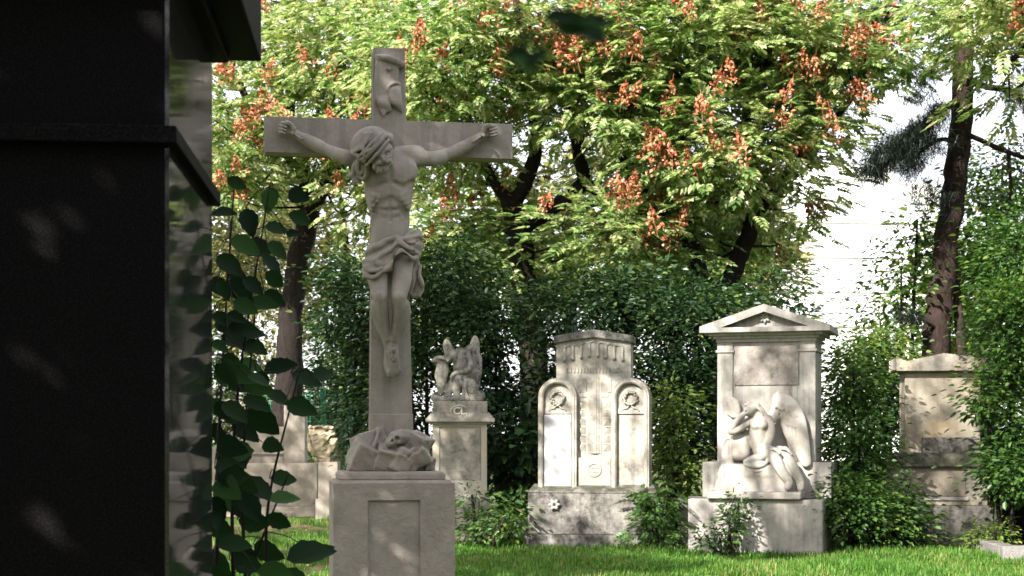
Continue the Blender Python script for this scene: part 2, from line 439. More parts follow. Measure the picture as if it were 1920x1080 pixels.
# arms
Cn([(693, 305, -.175, 15.98), (672, 300, -.185, 13.63), (650, 294, -.18, 12.69), (630, 288, -.17, 11.75), (613, 281, -.16, 10.53), (596, 273, -.15, 12.03), (578, 264, -.14, 11.28), (562, 256, -.13, 8.46), (553, 250.5, -.125, 7.52)], .025, flat=.95)
Cn([(650, 298, -.19, 11), (634, 293, -.18, 10)], .02)
Cn([(778, 295, -.175, 15.98), (795, 298, -.185, 13.63), (815, 296, -.18, 12.69), (834, 291, -.17, 11.56), (850, 285, -.16, 11.56), (866, 278, -.15, 12.03), (882, 269, -.14, 10.81), (895, 260, -.132, 8.27), (902, 255, -.128, 7.52)], .025, flat=.95)
Cn([(812, 301, -.19, 11), (828, 297, -.18, 10)], .02)
# hands
def hand(cx, cy, sgn, ux, uy, th):
    # cx,cy palm centre, (ux,uy) direction towards the fingers in the picture, sgn which side the thumb is
    vx, vy = -uy * sgn, ux * sgn
    pt = lambda u, v, d, r: (cx + ux * u + vx * v, cy + uy * u + vy * v, d, r)
    for v in (-6.5, -2.2, 2.2, 6.3): Cn([pt(-9, v * .55, -.13, 4.8), pt(2, v * .9, -.128, 4.9), pt(9, v * 1.15, -.122, 4.4)], .01)
    Cn([pt(-8, 4, -.145, 4.5), pt(-1, 8, -.15, 4.2)], .012)
    for i, (v, ln) in enumerate(((-9.2, 6), (-3.1, 8), (3.1, 8.6), (9.3, 7.4))):
        Cn([pt(8.5, v * .9, -.122, 3.1), pt(9.5 + ln * .75, v, -.14, 2.8), pt(9.5 + ln * .8, v * .99, -.172, 2.65), pt(9.5 + ln * .1, v * .98, -.186, 2.5), pt(4 + ln * .05, v * .95, -.176, 2.2)], .002)
    Cn([pt(-8, 6, -.14, 5), pt(-1, th[0], -.155, 4.6), pt(6, th[1], -.178, 3.9), pt(10.5, th[2], -.19, 3.0)], .008)
hand(540.5, 243, 1, -.94, -.30, (10.5, 12.5, 10))
hand(915, 248, -1, .93, -.26, (10.5, 12.5, 10))
for (x, y) in ((548, 250), (906, 254)):
    S.box(L(x, y, -.175), (.011, .018, .011), .004, (0, 35, 0), .003)
for dx, dy in ((8, 6), (11, 9), (14, 9)):
    Cn([(553, 252, -.165, 1.6), (553 + dx, 252 + dy, -.175, 1.5)], .006)
    Cn([(900, 257, -.165, 1.6), (900 - dx, 257 + dy, -.175, 1.5)], .006)
# neck and head, bowed to the side
Cn([(735, 302, -.2, 17), (722, 294, -.235, 16), (708, 284, -.27, 17)], .03)
E(695, 271, -.285, 33, .106, 26, .02, (0, -28, 0))
E(712, 284, -.32, 25, .098, 25, .03, (20, -28, 0))
E(716, 298, -.345, 17, .07, 21, .03, (15, -22, 0))
Cn([(693, 296, -.375, 4.2), (706, 290, -.405, 4.0), (717, 285, -.412, 4.0), (731, 277, -.385, 3.6)], .012)        # brow
E(703, 299, -.402, 5.5, .02, 3.6, .012, (0, -28, 0), True); E(726, 288, -.40, 5.2, .02, 3.6, .012, (0, -28, 0), True)
E(703.5, 299, -.388, 4.2, .012, 3.2, .004, (0, -28, 0)); E(725.5, 288.5, -.386, 4.2, .012, 3.2, .004, (0, -28, 0))
Cn([(713, 288, -.405, 3.0), (718, 296, -.425, 3.5), (721, 301.5, -.43, 4.3)], .008)                                 # nose
Cn([(703, 310, -.375, 4.3), (710, 305, -.40, 4.3), (721, 304.5, -.408, 4.2), (729, 302, -.39, 4.2), (732, 308, -.375, 3.8)], .006)   # moustache
Cn([(714, 311, -.392, 2.2), (722, 309.5, -.40, 2.2), (727, 308, -.39, 1.8)], .004, True)
for i, (x, y) in enumerate(((704, 314), (709, 319), (715, 320), (721, 319), (727, 315), (731, 308), (713, 314), (722, 313))):
    Cn([(x, y - 5, -.375, 4.6), (x + (2 if i % 2 else -2), y, -.372, 4.2), (x + (-1 if i % 2 else 1), y + 4, -.36, 2.8)], .005)
fig = S.ell(L(738, 480, -.14), (44 * px, .1, 22 * px), .05)
# legs
Cn([(712, 478, -.17, 21.62), (708, 505, -.205, 19.27), (709, 530, -.245, 17.39), (712, 552, -.275, 14.57), (713, 562, -.272, 13.16), (714, 585, -.235, 14.57), (718, 610, -.2, 12.69), (726, 640, -.165, 9.21), (730, 662, -.14, 7.52)], .007, flat=.95)
Cn([(757, 470, -.17, 22.56), (754, 495, -.21, 20.21), (753, 525, -.255, 18.33), (749, 550, -.29, 15.04), (748, 562, -.287, 13.63), (750, 583, -.25, 14.57), (747, 608, -.215, 12.97), (740, 634, -.185, 9.68), (736, 652, -.17, 8.08)], .007, flat=.95)
E(713, 556, -.318, 8.5, .018, 8, .02); E(748, 556, -.334, 8.5, .018, 8, .02)
Cn([(713, 566, -.31, 4), (717, 600, -.25, 4), (726, 636, -.195, 3)], .025); Cn([(748, 566, -.325, 4), (746, 598, -.268, 4.5), (738, 636, -.21, 3)], .025)
Cn([(701, 570, -.24, 7), (704, 590, -.215, 7), (714, 618, -.18, 4)], .03); Cn([(760, 570, -.26, 7), (762, 590, -.22, 8), (752, 620, -.18, 5)], .03)
# feet, crossed
Cn([(730, 660, -.135, 8), (727, 675, -.125, 8), (729, 692, -.13, 8), (732, 703, -.125, 6)], .015)
Cn([(736, 650, -.172, 9), (737, 664, -.178, 10.5), (738, 680, -.172, 11.5), (739, 692, -.158, 12)], .015, flat=.8)
Cn([(730, 664, -.165, 7), (731, 690, -.15, 7)], .015)
for i, (x, r, e) in enumerate(((729.5, 4.7, 703), (735.5, 3.6, 705.5), (740.5, 3.4, 704.5), (745.3, 3.2, 702.5), (749.5, 2.9, 699.5))):
    Cn([(x * .5 + 369, 688, -.165, r), (x, e - 6, -.17, r * .95), (x, e, -.158, r)], .003)
for (xa, xb, ye) in ((732.6, 733.4, 705), (737.6, 738.6, 705), (742.3, 743.4, 704), (746.6, 748, 702)):
    Cn([(xa, 690, -.2, 1.4), (xb, 698, -.194, 2.0), (xb + .4, ye + 3, -.178, 2.2)], .005, True)
S.box(L(738, 656, -.222), (.013, .018, .013), .004, (25, 0, 0), .003)
for dx, dy in ((-5, 12), (-2, 16), (2, 16), (5, 12)): Cn([(738, 660, -.214, 1.6), (738 + dx, 660 + dy, -.207, 1.7)], .005)
figure = S.build('crucified_figure', M_cru, cru)

# hair and thorn crown
lo = L(648, 352, -.3); hi = L(748, 236, -.3)
H = Sculpt((lo[0], -.46, lo[2]), (hi[0], -.1, hi[2]), .0052)
Hc = lambda pts, k=.004, cut=False: H.chain(CR.C(pts), k, cut)
H.ell(L(693, 269, -.285), (37 * px, .124, 29.5 * px), .01, (0, -28, 0))
H.ell(L(731, 265, -.29), (8 * px, .09, 15 * px), .03)
Hc([(716, 250, -.36, 5), (727, 257, -.36, 5.5), (733, 266, -.35, 5.5), (736, 276, -.33, 4.5)], .01)
H.ell(L(718, 303, -.38), (25 * px, .13, 20 * px), .012, (15, -28, 0), True)
for i in range(8):
    t = i / 7
    Hc([(661 + 14 * t, 288 - 36 * t, -.335 - .02 * t, 2.4), (670 + 14 * t, 282 - 31 * t, -.39 + .005 * t, 2.6), (680 + 16 * t, 279 - 29 * t, -.415 + .012 * t, 2.4)], .005)
for i, (a, c, w) in enumerate(((0, 0, 2.9), (8, 6.5, 2.9), (16, 13, 2.6))):
    Hc([(672 + a, 296 + c, -.37, w + .5), (684 + a, 283 + c, -.42, w + .6), (697 + a, 269 + c, -.43, w + .6), (710 + a * .8, 256 + c, -.41, w + .5), (719 + a * .8, 246 + c, -.35, w)], .003)
Hc([(676, 300, -.38, 2.4), (690, 291, -.425, 2.6), (697, 279, -.435, 2.6), (712, 270, -.42, 2.6), (718, 256, -.40, 2.4), (727, 253, -.35, 2.4)], .003)
Hc([(684, 302, -.39, 2.4), (684, 287, -.425, 2.6), (700, 278, -.437, 2.6), (706, 264, -.425, 2.6), (722, 257, -.39, 2.4)], .003)
Hc([(660, 285, -.31, 4), (668, 290, -.36, 4), (680, 293, -.38, 4)], .004)
locks = [[(677, 296, -.34, 4.5), (671, 308, -.33, 4.2), (670, 320, -.32, 4), (675, 326, -.315, 3.5), (679, 320, -.32, 3), (678, 309, -.325, 3)],
         [(671, 300, -.31, 4.5), (664, 312, -.30, 4.5), (662, 324, -.29, 4), (656, 331, -.285, 3.6), (655, 324, -.28, 3)],
         [(683, 301, -.33, 4), (686, 315, -.325, 4), (685, 328, -.31, 4), (680, 336, -.3, 3.5), (675, 332, -.3, 2.8), (678, 327, -.3, 2.4)],
         [(668, 318, -.29, 4), (662, 330, -.28, 4), (664, 340, -.275, 3.8), (670, 340, -.275, 3.2), (670, 333, -.28, 2.5)],
         [(688, 306, -.31, 3.6), (691, 320, -.30, 3.4), (687, 333, -.29, 3.2), (683, 340, -.285, 2.5)],
         [(676, 326, -.29, 4), (668, 336, -.27, 4), (676, 343, -.27, 3)]]
for l in locks: Hc(l, .004)
H.ell(L(673, 318, -.27), (12 * px, .03, 20 * px), .01)
H.build('hair', M_cru, figure)

# loincloth with its hanging end
lo = L(670, 566, -.2); hi = L(802, 430, -.2)
K = Sculpt((lo[0], -.42, lo[2]), (hi[0], .03, hi[2]), .0046)
Kc = lambda pts, k=.012, cut=False, flat=1.0: K.chain(CR.C([(a, b_, c, r * (1 if cut else .86)) for a, b_, c, r in pts]), k, cut, 6, flat)
K.ell(L(718, 482, -.185), (34 * px, .115, 24 * px), .02, (0, 30, 0))
K.ell(L(705, 499, -.20), (25 * px, .125, 22 * px), .03, (0, 18, 0))
K.ell(L(697, 507, -.205), (15 * px, .115, 13 * px), .02)
K.ell(L(722, 490, -.22), (24 * px, .11, 20 * px), .03, (0, 40, 0))
K.ell(L(766, 463, -.19), (25 * px, .125, 23 * px), .03, (0, -20, 0))
K.ell(L(738, 478, -.12), (48 * px, .1, 24 * px), .04)
Kc([(690, 474, -.24, 7), (706, 463, -.292, 7.5), (724, 452, -.30, 7), (742, 445, -.295, 7)], .012)
Kc([(684, 489, -.25, 5), (699, 489, -.305, 5.5), (720, 476, -.32, 5.5), (738, 461, -.315, 5), (748, 452, -.30, 5)], .008)
Kc([(702, 475, -.312, 2.6), (718, 466, -.322, 3.2), (734, 457, -.318, 2.6)], .01, True)
Kc([(681, 507, -.22, 5.5), (688, 517, -.28, 6), (703, 519, -.31, 6.2), (722, 508, -.325, 6), (738, 489, -.33, 6), (752, 471, -.325, 6)], .008)
Kc([(684, 500, -.25, 3.5), (694, 508, -.305, 4), (708, 507, -.325, 3.8), (716, 503, -.33, 2.6)], .008)
Kc([(692, 500, -.318, 1.8), (706, 499, -.335, 2.6), (728, 484, -.335, 3), (746, 465, -.33, 2.4)], .012, True)
Kc([(741, 446, -.30, 7), (752, 456, -.315, 6.5), (768, 466, -.31, 6), (782, 473, -.27, 5)], .01)
Kc([(750, 470, -.325, 5), (764, 480, -.315, 5.5), (776, 485, -.28, 5.5), (786, 474, -.24, 5), (789, 455, -.23, 5)], .01)
Kc([(755, 448, -.295, 4.5), (770, 447, -.295, 5.5), (784, 441, -.265, 6), (789, 447, -.24, 6)], .008)
Kc([(760, 457, -.305, 1.8), (773, 459, -.305, 2.6), (783, 453, -.28, 2.6)], .008, True)
Kc([(762, 470, -.315, 1.4), (776, 473, -.295, 2)], .008, True)
Kc([(762, 442, -.25, 5), (776, 436, -.25, 6), (787, 440, -.23, 6)], .01)
K.ell(L(740, 468, -.235), (22 * px, .07, 20 * px), .03)
K.ell(L(722, 428, -.2), (40 * px, .25, 22 * px), .012, (0, -12, 0), True)
K.ell(L(753, 502, -.23), (18.5 * px, .25, 28 * px), .008, (0, -4, 0), True)
K.ell(L(727, 531, -.2), (22 * px, .25, 14 * px), .01, (0, 38, 0), True)
Kc([(776, 486, -.11, 9), (780, 510, -.11, 10), (784, 530, -.115, 11), (785, 546, -.11, 10), (776, 553, -.11, 7)], .02)
Kc([(788, 500, -.13, 4), (786, 520, -.16, 5), (792, 540, -.14, 5), (786, 554, -.13, 4)], .01)
Kc([(774, 505, -.13, 4), (775, 528, -.16, 4.5), (770, 548, -.14, 5)], .01)
K.rough(.003, 60, 3, 2)
K.build('loincloth', M_cru, figure)

# scroll at the head of the cross
lo = L(690, 232, fy); hi = L(766, 86, fy)
T = Sculpt((lo[0], -.2, lo[2]), (hi[0], -.07, hi[2]), .0045)
Tc = lambda pts, k=.006, cut=False, flat=1.0: T.chain(CR.C(pts), k, cut, 6, flat)
Tc([(708, 107, -.11, 5.4), (722, 108, -.122, 6), (738, 113, -.122, 6.4), (754, 121, -.11, 6.6)], .006)
Tc([(705, 107, -.128, 2.0), (712, 108, -.135, 2.0)], .004, True)
for x in (709, 716, 723, 730, 737, 744):
    Tc([(x, 112, -.104, 4.6), (x - 1, 150, -.102, 4.6), (x - 1 if x < 740 else x - 2, 186 if x < 731 else 155, -.104, 4.6)], .008, flat=.75)
Tc([(707, 112, -.108, 3), (705, 140, -.11, 3), (704, 170, -.11, 3), (706, 186, -.112, 3)], .006)
for x in (713, 721, 733): Tc([(x, 124, -.122, 1.3), (x - 1, 150, -.121, 1.5), (x, 176 if x < 730 else 152, -.122, 1.3)], .005, True)
for i in range(6):
    x = 709 + i * 3.6
    Tc([(x, 182, -.1, 3.6), (x + 1.5, 192 + i * .5, -.118, 3.6), (x + 4, 202 + i, -.1, 3.2), (716 + i * 1.6, 216 - abs(i - 2) * 3.4, -.098, 2.2)], .008)
for i in range(6):
    x = 731 + i * 3.5
    Tc([(x, 160 - i * .5, -.105, 3.4), (x + 1, 176, -.118, 3.6), (x + 3, 190 + i, -.122, 3.2), (min(753, x + 8), 197 + i * 2.2, -.1, 2.6)], .008)
Tc([(727, 170, -.115, 2.2), (732, 160, -.125, 2.4), (742, 156, -.125, 2.2), (750, 158, -.115, 2)], .005)
Tc([(729, 185, -.125, 2.0), (734, 197, -.125, 1.8), (744, 207, -.12, 1.4)], .004, True)
T.box(L(729, 129, -.118), (.012, .014, .012), .003, (0, 40, 20), .002)
T.build('scroll', M_cru, cru)

# rocks at the foot, and the skull
lo = L(640, 888, -.1); hi = L(822, 792, -.1)
G = Sculpt((lo[0], -.32, z2 - .03), (hi[0], .26, hi[2]), .0062)
Gb = lambda x, y, d, rx, rd, ry, rot, k=.005, rnd=.009: G.box(L(x, y, d), (rx * px, rd, ry * px), k, rot, rnd)
Gb(731, 868, 0, 66, .17, 24, (0, 0, 4)); Gb(682, 858, -.12, 24, .11, 26, (14, 22, 10)); Gb(690, 832, -.02, 22, .12, 22, (-10, -14, 25))
Gb(774, 862, -.14, 30, .10, 15, (18, -32, -10)); Gb(780, 836, -.02, 22, .12, 24, (0, 28, -20)); Gb(765, 828, 0, 20, .12, 20, (0, 12, 15))
Gb(730, 862, -.17, 27, .08, 22, (22, 14, 4)); Gb(722, 846, -.13, 20, .09, 16, (16, -38, 0)); Gb(748, 868, -.19, 18, .07, 16, (12, 30, 20))
Gb(664, 876, -.06, 12, .13, 10, (0, 10, 0)); Gb(797, 872, -.06, 12, .12, 12, (0, -8, 10))
G.chain(CR.C([(700, 838, -.18, 5), (706, 822, -.15, 4.5), (710, 806, -.12, 5)]), .01)
G.chain(CR.C([(754, 846, -.22, 9), (765, 850, -.21, 7), (776, 840, -.19, 4)]), .01)
G.rough(.006, 30, 9, 3)
G.build('rocks', M_cru_rough, cru, below=z2)
lo = L(712, 850, -.2); hi = L(776, 798, -.2)
U = Sculpt((lo[0], -.34, lo[2]), (hi[0], -.06, hi[2]), .0042)
Ue = lambda x, y, d, rx, rd, ry, k=.01, rot=(0, 0, 0), cut=False: U.ell(L(x, y, d), (rx * px, rd, ry * px), k, rot, cut)
Ue(752, 819, -.19, 17, .075, 15); Ue(740, 822, -.215, 13, .06, 14, .02, (0, 35, 0)); Ue(731, 831, -.225, 9.5, .05, 9, .02, (0, 35, 0))
Ue(731, 816, -.272, 4.6, .03, 4.4, .006, (0, 30, 0), True); Ue(745, 822.5, -.275, 5.2, .03, 4.6, .006, (0, 30, 0), True)
Ue(735.5, 826.5, -.272, 2.2, .02, 3, .004, (0, 35, 0), True)
U.chain(CR.C([(748, 830, -.255, 3.5), (757, 828, -.235, 3)]), .01);
U.chain(CR.C([(722, 836.5, -.27, 1.8), (730, 842, -.275, 2), (738, 843, -.265, 1.6)]), .004, True)
U.chain(CR.C([(722, 841, -.235, 4), (731, 847, -.235, 4), (744, 846, -.215, 4)]), .006)
U.build('skull', M_cru, cru)
# ================================================================== black polished monument, close by on the left
def granite(name):
    m, nt, N, out = new_mat(name)
    co = N('TexCoord')
    v = N('TexNoise', Scale=260.0, Detail=2.0, Roughness=.8); nt.links.new(co.outputs['Object'], v.inputs['Vector'])
    n = N('TexNoise', Scale=14.0, Detail=4.0); nt.links.new(co.outputs['Object'], n.inputs['Vector'])
    c = ramp(nt, N, v.outputs[0], [(.40, (.006, .006, .007)), (.52, (.014, .013, .014)), (.66, (.05, .048, .05)), (.75, (.11, .105, .11))])
    p = N('BsdfPrincipled', Roughness=.09); p.inputs['Specular IOR Level'].default_value = .45
    nt.links.new(ramp(nt, N, n.outputs[0], [(.35, .04), (.65, .075)]), p.inputs['Roughness'])
    nt.links.new(c, p.inputs['Base Color']); nt.links.new(p.outputs[0], out.inputs[0]); return m
M_gran = granite('black_granite')
m, nt, N, out = new_mat('dull_granite')
co_ = N('TexCoord'); v_ = N('TexNoise', Scale=220.0, Detail=2.0, Roughness=.8); nt.links.new(co_.outputs['Object'], v_.inputs['Vector'])
p_ = N('BsdfPrincipled', Roughness=.6); p_.inputs['Specular IOR Level'].default_value = .02
nt.links.new(ramp(nt, N, v_.outputs[0], [(.4, (.003, .0025, .003)), (.56, (.008, .007, .0075)), (.78, (.032, .029, .03))]), p_.inputs['Base Color'])
nt.links.new(p_.outputs[0], out.inputs[0]); M_gran_dull = m

BM = Site(308, 4.0, 4.7)      # its front right corner
mon = BM.root('granite_monument', 'black polished granite monument with ledge and cornice, filling the left edge', 'monument')
wid, dep, lz0, lz1, cz = 1.5, 1.02, 2.345, 2.39, 2.81
b = MB(); b.box(-wid, 0, 0, dep, -.2, lz0 + .01); b.box(-wid, 0, 0, dep, lz1 - .01, cz + .01)
b.build('body', M_gran_dull, mon, bevel=.006)
MB().box(.001, .012, .004, dep - .004, -.2, lz0).box(.001, .012, .004, dep - .004, lz1, cz).build('polished_side', M_gran, mon)
b = MB(); b.box(-wid - .036, .036, -.036, dep + .036, lz0, lz1, .002, .002); b.build('ledge', M_gran_dull, mon, bevel=.004)
b = MB(); b.box(-wid - .06, .06, -.06, dep + .06, cz, cz + .10); b.box(-wid - .155, .155, -.155, dep + .155, cz + .03, cz + .30); b.box(-wid - .09, .09, -.09, dep + .09, cz + .30, cz + .42, .05, .05)
b.build('cornice', M_gran_dull, mon, bevel=.008)

# ================================================================== tomb with a gable and a seated angel
M_pale = stone('pale_limestone', (.37, .345, .315), stain=(.12, .108, .095), amount=.36, vary=.16, bump=.3, grain=45, patch=1.6, streak=.5, moss=.8)
M_pale_rough = stone('weathered_tablet', (.33, .295, .265), stain=(.13, .11, .10), amount=.5, vary=.25, bump=1.0, grain=30, patch=3.0, streak=.3)
M_marble = stone('statue_stone', (.34, .315, .285), stain=(.20, .155, .11), amount=.42, vary=.16, bump=.12, grain=60, patch=4.0, moss=.35)
GT = Site(1438, 21.8, -17)
gt = GT.root('gabled_tomb', 'tall pale tomb with a pointed gable and a seated winged angel mourning before it', 'tomb')
X, Z = GT.X, GT.Z
fx0, fx1 = X(1345), X(1529); bd = .95
z_b, z_s = Z(936, d=-.45), Z(866)
z_body = Z(641); z_cor = Z(621, d=-.25)
b = MB(); b.box(X(1290, -.62), fx1 + .16, -.62, bd, -.3, z_b); b.box(X(1268, -.2), X(1290, -.62) - .02, -.1, bd - .1, -.3, z_b - .015)
b.build('base', M_pale, gt, bevel=.012)
b = MB(); b.box(fx0 - .20, fx1 + .22, -.06, bd - .05, z_b, z_s); b.build('socle', M_pale, gt, bevel=.01)
b = MB(); b.box(fx0 + .2, fx1 - .2, .03, bd - .16, z_s, z_body)
b.box(fx0 + .25, fx1 - .25, .018, .2, z_s + .01, Z(724))
b.build('body', M_pale, gt, bevel=.006)
b = MB().box(fx0 + .235, fx1 - .235, .012, .06, Z(722), z_body - .055); b.build('inscription_tablet', M_pale_rough, gt, bevel=.006)
for sx in (0, 1):
    a0, a1 = (fx0, fx0 + .215) if sx == 0 else (fx1 - .215, fx1)
    b = MB(); b.box(a0, a1, 0, bd - .14, z_s, Z(660)); b.box(a0 - .02, a1 + .02, -.02, bd - .12, Z(660), Z(655)); b.box(a0, a1, 0, bd - .14, Z(655), z_body)
    b.build('pilaster', M_pale, gt, bevel=.005)
b = MB()
zz = [z_body, z_body + .05, z_body + .09, z_cor]
ov = [.015, .05, .11, .15]
for i in range(3): b.box(fx0 - ov[i], fx1 + ov[i], -ov[i], bd - .14 + ov[i], zz[i] - (.001 if i else 0), zz[i + 1])
b.build('frieze', M_pale, gt, bevel=.004)
o = .215; ax, az = (fx0 + fx1) / 2, Z(569, d=-.25)
cw0, cw1 = fx0 - o, fx1 + o
ch = .065
b = MB(); b.box(cw0, cw1, -o, bd - .14 + o, z_cor, z_cor + ch)
P0 = [(cw0, z_cor + ch), (cw1, z_cor + ch), (cw1 + .0, z_cor + ch + .02), (ax, az), (cw0, z_cor + ch + .02)]
P1 = [(cw0 + .30, z_cor + ch), (cw1 - .30, z_cor + ch), (cw1 - .30, z_cor + ch + .002), (ax, az - .105), (cw0 + .30, z_cor + ch + .002)]
b.frame(P0, P1, -o + .002, -o + .14)
b.prism(P0, -o + .14, bd - .14 + o - .01)
b.build('gable', M_pale, gt, bevel=.004)
b = MB()
for k in range(8):
    a_ = k * math.pi / 4; c_ = (ax + .055 * math.cos(a_), z_cor + ch + .14 + .055 * math.sin(a_))
    b.tube([(ax, -o + .13, z_cor + ch + .14), (c_[0], -o + .115, c_[1]), (ax + .1 * math.cos(a_), -o + .135, z_cor + ch + .14 + .1 * math.sin(a_))], [.012, .022, .006], 6)
b.build('rosette', M_pale, gt, smooth=True)

# the seated angel
lo = GT.L(1322, 936, -.5); hi = GT.L(1530, 728, -.2)
S = Sculpt((lo[0], -.78, z_b), (hi[0], .08, hi[2]), .0095)
px = GT.px
E = lambda x, y, d, rx, rd, ry, k=.03, rot=(0, 0, 0), cut=False: S.ell(GT.L(x, y, d), (rx * px, rd, ry * px), k, rot, cut)
Cn = lambda pts, k=.025, cut=False, flat=1.0: S.chain(GT.C(pts), k, cut, 5, flat)
# bench and foot slab
S.box(GT.L(1424, 897, -.34), (62 * px, .20, 27 * px), .03, (0, 0, 0), .05)
S.box(GT.L(1418, 928, -.40), (86 * px, .30, 7 * px), .015, (0, 0, 0), .02)
Cn([(1344, 921, -.4, 7), (1352, 895, -.34, 9), (1364, 868, -.3, 10)], .03); Cn([(1356, 915, -.44, 5), (1362, 890, -.42, 6)], .02)
# tablet she leans on
S.box(GT.L(1390, 836, -.28), (18 * px, .12, 27 * px), .03, (0, 2, 0), .1); Cn([(1372, 812, -.33, 3), (1390, 806, -.36, 3), (1408, 812, -.33, 3)], .01)
Cn([(1366, 830, -.25, 8), (1363, 850, -.26, 10), (1366, 868, -.28, 10)], .03)
# wings
for pts, d0 in (([(1373, 757, 13), (1374, 775, 15), (1374, 793, 13), (1371, 812, 8)], -.10), ([(1461, 747, 13), (1473, 762, 22), (1485, 785, 24), (1493, 812, 22), (1503, 840, 16), (1511, 866, 10)], -.12)):
    Cn([(x, y, d0, r) for x, y, r in pts], .02, flat=.28)
Cn([(1440, 790, -.2, 11), (1452, 778, -.17, 12), (1462, 762, -.14, 11)], .03, flat=.5)
for k in range(7):
    Cn([(1453 + 6.5 * k, 792 + 2 * k, -.170, 2.4), (1462 + 6 * k, 814 + 3.5 * k, -.174, 2.8), (1484 + 4.2 * k, 852 + 2.5 * k, -.158, 2.2)], .004, True)
for r_ in range(2):
    Cn([(1456 + 3 * r_, 766 + 9 * r_, -.182, 2.0), (1468 + 4 * r_, 775 + 10 * r_, -.188, 2.2), (1484 + 4 * r_, 774 + 11 * r_, -.184, 2.2), (1493 + 3 * r_, 768 + 15 * r_, -.170, 2.0)], .004, True)
for k in range(4): Cn([(1365 + 5 * k, 784, -.142, 2.2), (1366 + 4 * k, 800, -.138, 2.0)], .004, True)
Cn([(1364, 775, -.15, 2), (1375, 782, -.165, 2), (1386, 778, -.15, 2)], .012)
for k in range(4): Cn([(1452 + 9 * k, 764 + 3 * k, -.165, 1.6), (1456 + 9 * k, 772 + 4 * k, -.17, 1.6)], .006, True)
# body
Cn([(1424, 776, -.34, 12), (1424, 795, -.34, 20), (1424, 815, -.33, 18.5), (1427, 838, -.30, 17), (1436, 856, -.30, 19)], .03, flat=.85)
E(1417, 797, -.45, 8, .05, 8, .03); E(1431, 797, -.44, 8, .05, 8, .03)
Cn([(1410, 787, -.35, 9), (1424, 783, -.33, 10), (1440, 787, -.32, 9)], .03)
Cn([(1441, 789, -.34, 9), (1445, 806, -.37, 8.2), (1443, 824, -.40, 7.2), (1434, 842, -.46, 6.4), (1424, 856, -.50, 5), (1416, 862, -.52, 4)], .015)
Cn([(1408, 789, -.36, 9), (1395, 798, -.42, 8), (1382, 806, -.46, 7.5), (1371, 808, -.46, 6.8), (1380, 792, -.50, 6), (1392, 778, -.51, 5), (1402, 772, -.48, 4.5)], .012)
Cn([(1380, 806, -.44, 6), (1394, 800, -.44, 5), (1402, 796, -.44, 4)], .012)
# head and hair
Cn([(1421, 783, -.36, 7.5), (1414, 773, -.39, 7.5)], .02)
E(1407, 766, -.41, 12, .10, 13, .02, (10, -15, 0)); E(1403, 772, -.45, 8, .06, 9, .02)
E(1412, 762, -.38, 14, .10, 11, .02); E(1424, 770, -.34, 7, .07, 9, .03); Cn([(1424, 766, -.36, 6), (1429, 778, -.34, 4.5), (1431, 788, -.33, 3)], .015)
for k in range(5): Cn([(1396 + 4 * k, 760 - (2 - abs(k - 2)) * 3, -.49 + .015 * k, 1.6), (1408 + 4 * k, 757 + 2 * k, -.48 + .01 * k, 2.0), (1422 + 2 * k, 766 + 3 * k, -.43, 1.6)], .008)
E(1399, 771, -.50, 2.2, .02, 1.8, .01, (0, 0, 0), True); E(1405, 779, -.49, 3, .02, 1.5, .01, (0, 0, 0), True)
# cloth on the lap, legs and skirt to the right
Cn([(1436, 850, -.38, 15), (1450, 851, -.48, 13), (1468, 850, -.42, 12)], .03)
E(1416, 868, -.50, 19, .06, 7, .02)
Cn([(1449, 850, -.50, 12), (1456, 866, -.56, 11.5), (1467, 886, -.56, 9.5), (1479, 903, -.55, 8), (1477, 915, -.60, 6)], .015)
Cn([(1470, 848, -.42, 11.5), (1480, 865, -.48, 11), (1491, 885, -.49, 9.5), (1500, 904, -.49, 8), (1501, 916, -.54, 6)], .015)
Cn([(1398, 866, -.52, 5), (1412, 860, -.52, 7), (1430, 856, -.50, 8), (1442, 846, -.48, 8)], .015)
Cn([(1397, 871, -.53, 3.6), (1412, 874, -.545, 4.5), (1428, 873, -.54, 4.5), (1440, 864, -.52, 4), (1448, 848, -.48, 3)], .01)
Cn([(1404, 880, -.53, 1.6), (1418, 884, -.54, 2.4), (1432, 880, -.53, 2)], .006)
for a_, b_ in (((1440, 838), (1456, 846)), ((1458, 838), (1474, 846)), ((1436, 846), (1450, 860))): Cn([(*a_, -.44, 2.5), ((a_[0] + b_[0]) / 2, (a_[1] + b_[1]) / 2 - 3, -.49, 2.6), (*b_, -.48, 2.2)], .008)
Cn([(1449, 864, -.65, 1.6), (1462, 888, -.635, 1.8), (1474, 906, -.605, 1.6)], .008, True); Cn([(1459, 862, -.645, 1.4), (1470, 884, -.63, 1.6), (1482, 904, -.60, 1.4)], .008, True); Cn([(1483, 862, -.565, 1.6), (1494, 886, -.56, 1.8), (1502, 904, -.55, 1.5)], .008, True)
Cn([(1440, 846, -.53, 3), (1452, 842, -.6, 3), (1462, 850, -.6, 3)], .008); Cn([(1460, 842, -.5, 3), (1474, 842, -.54, 3), (1484, 852, -.52, 3)], .008)
angel = S.build('angel_statue', M_marble, gt)
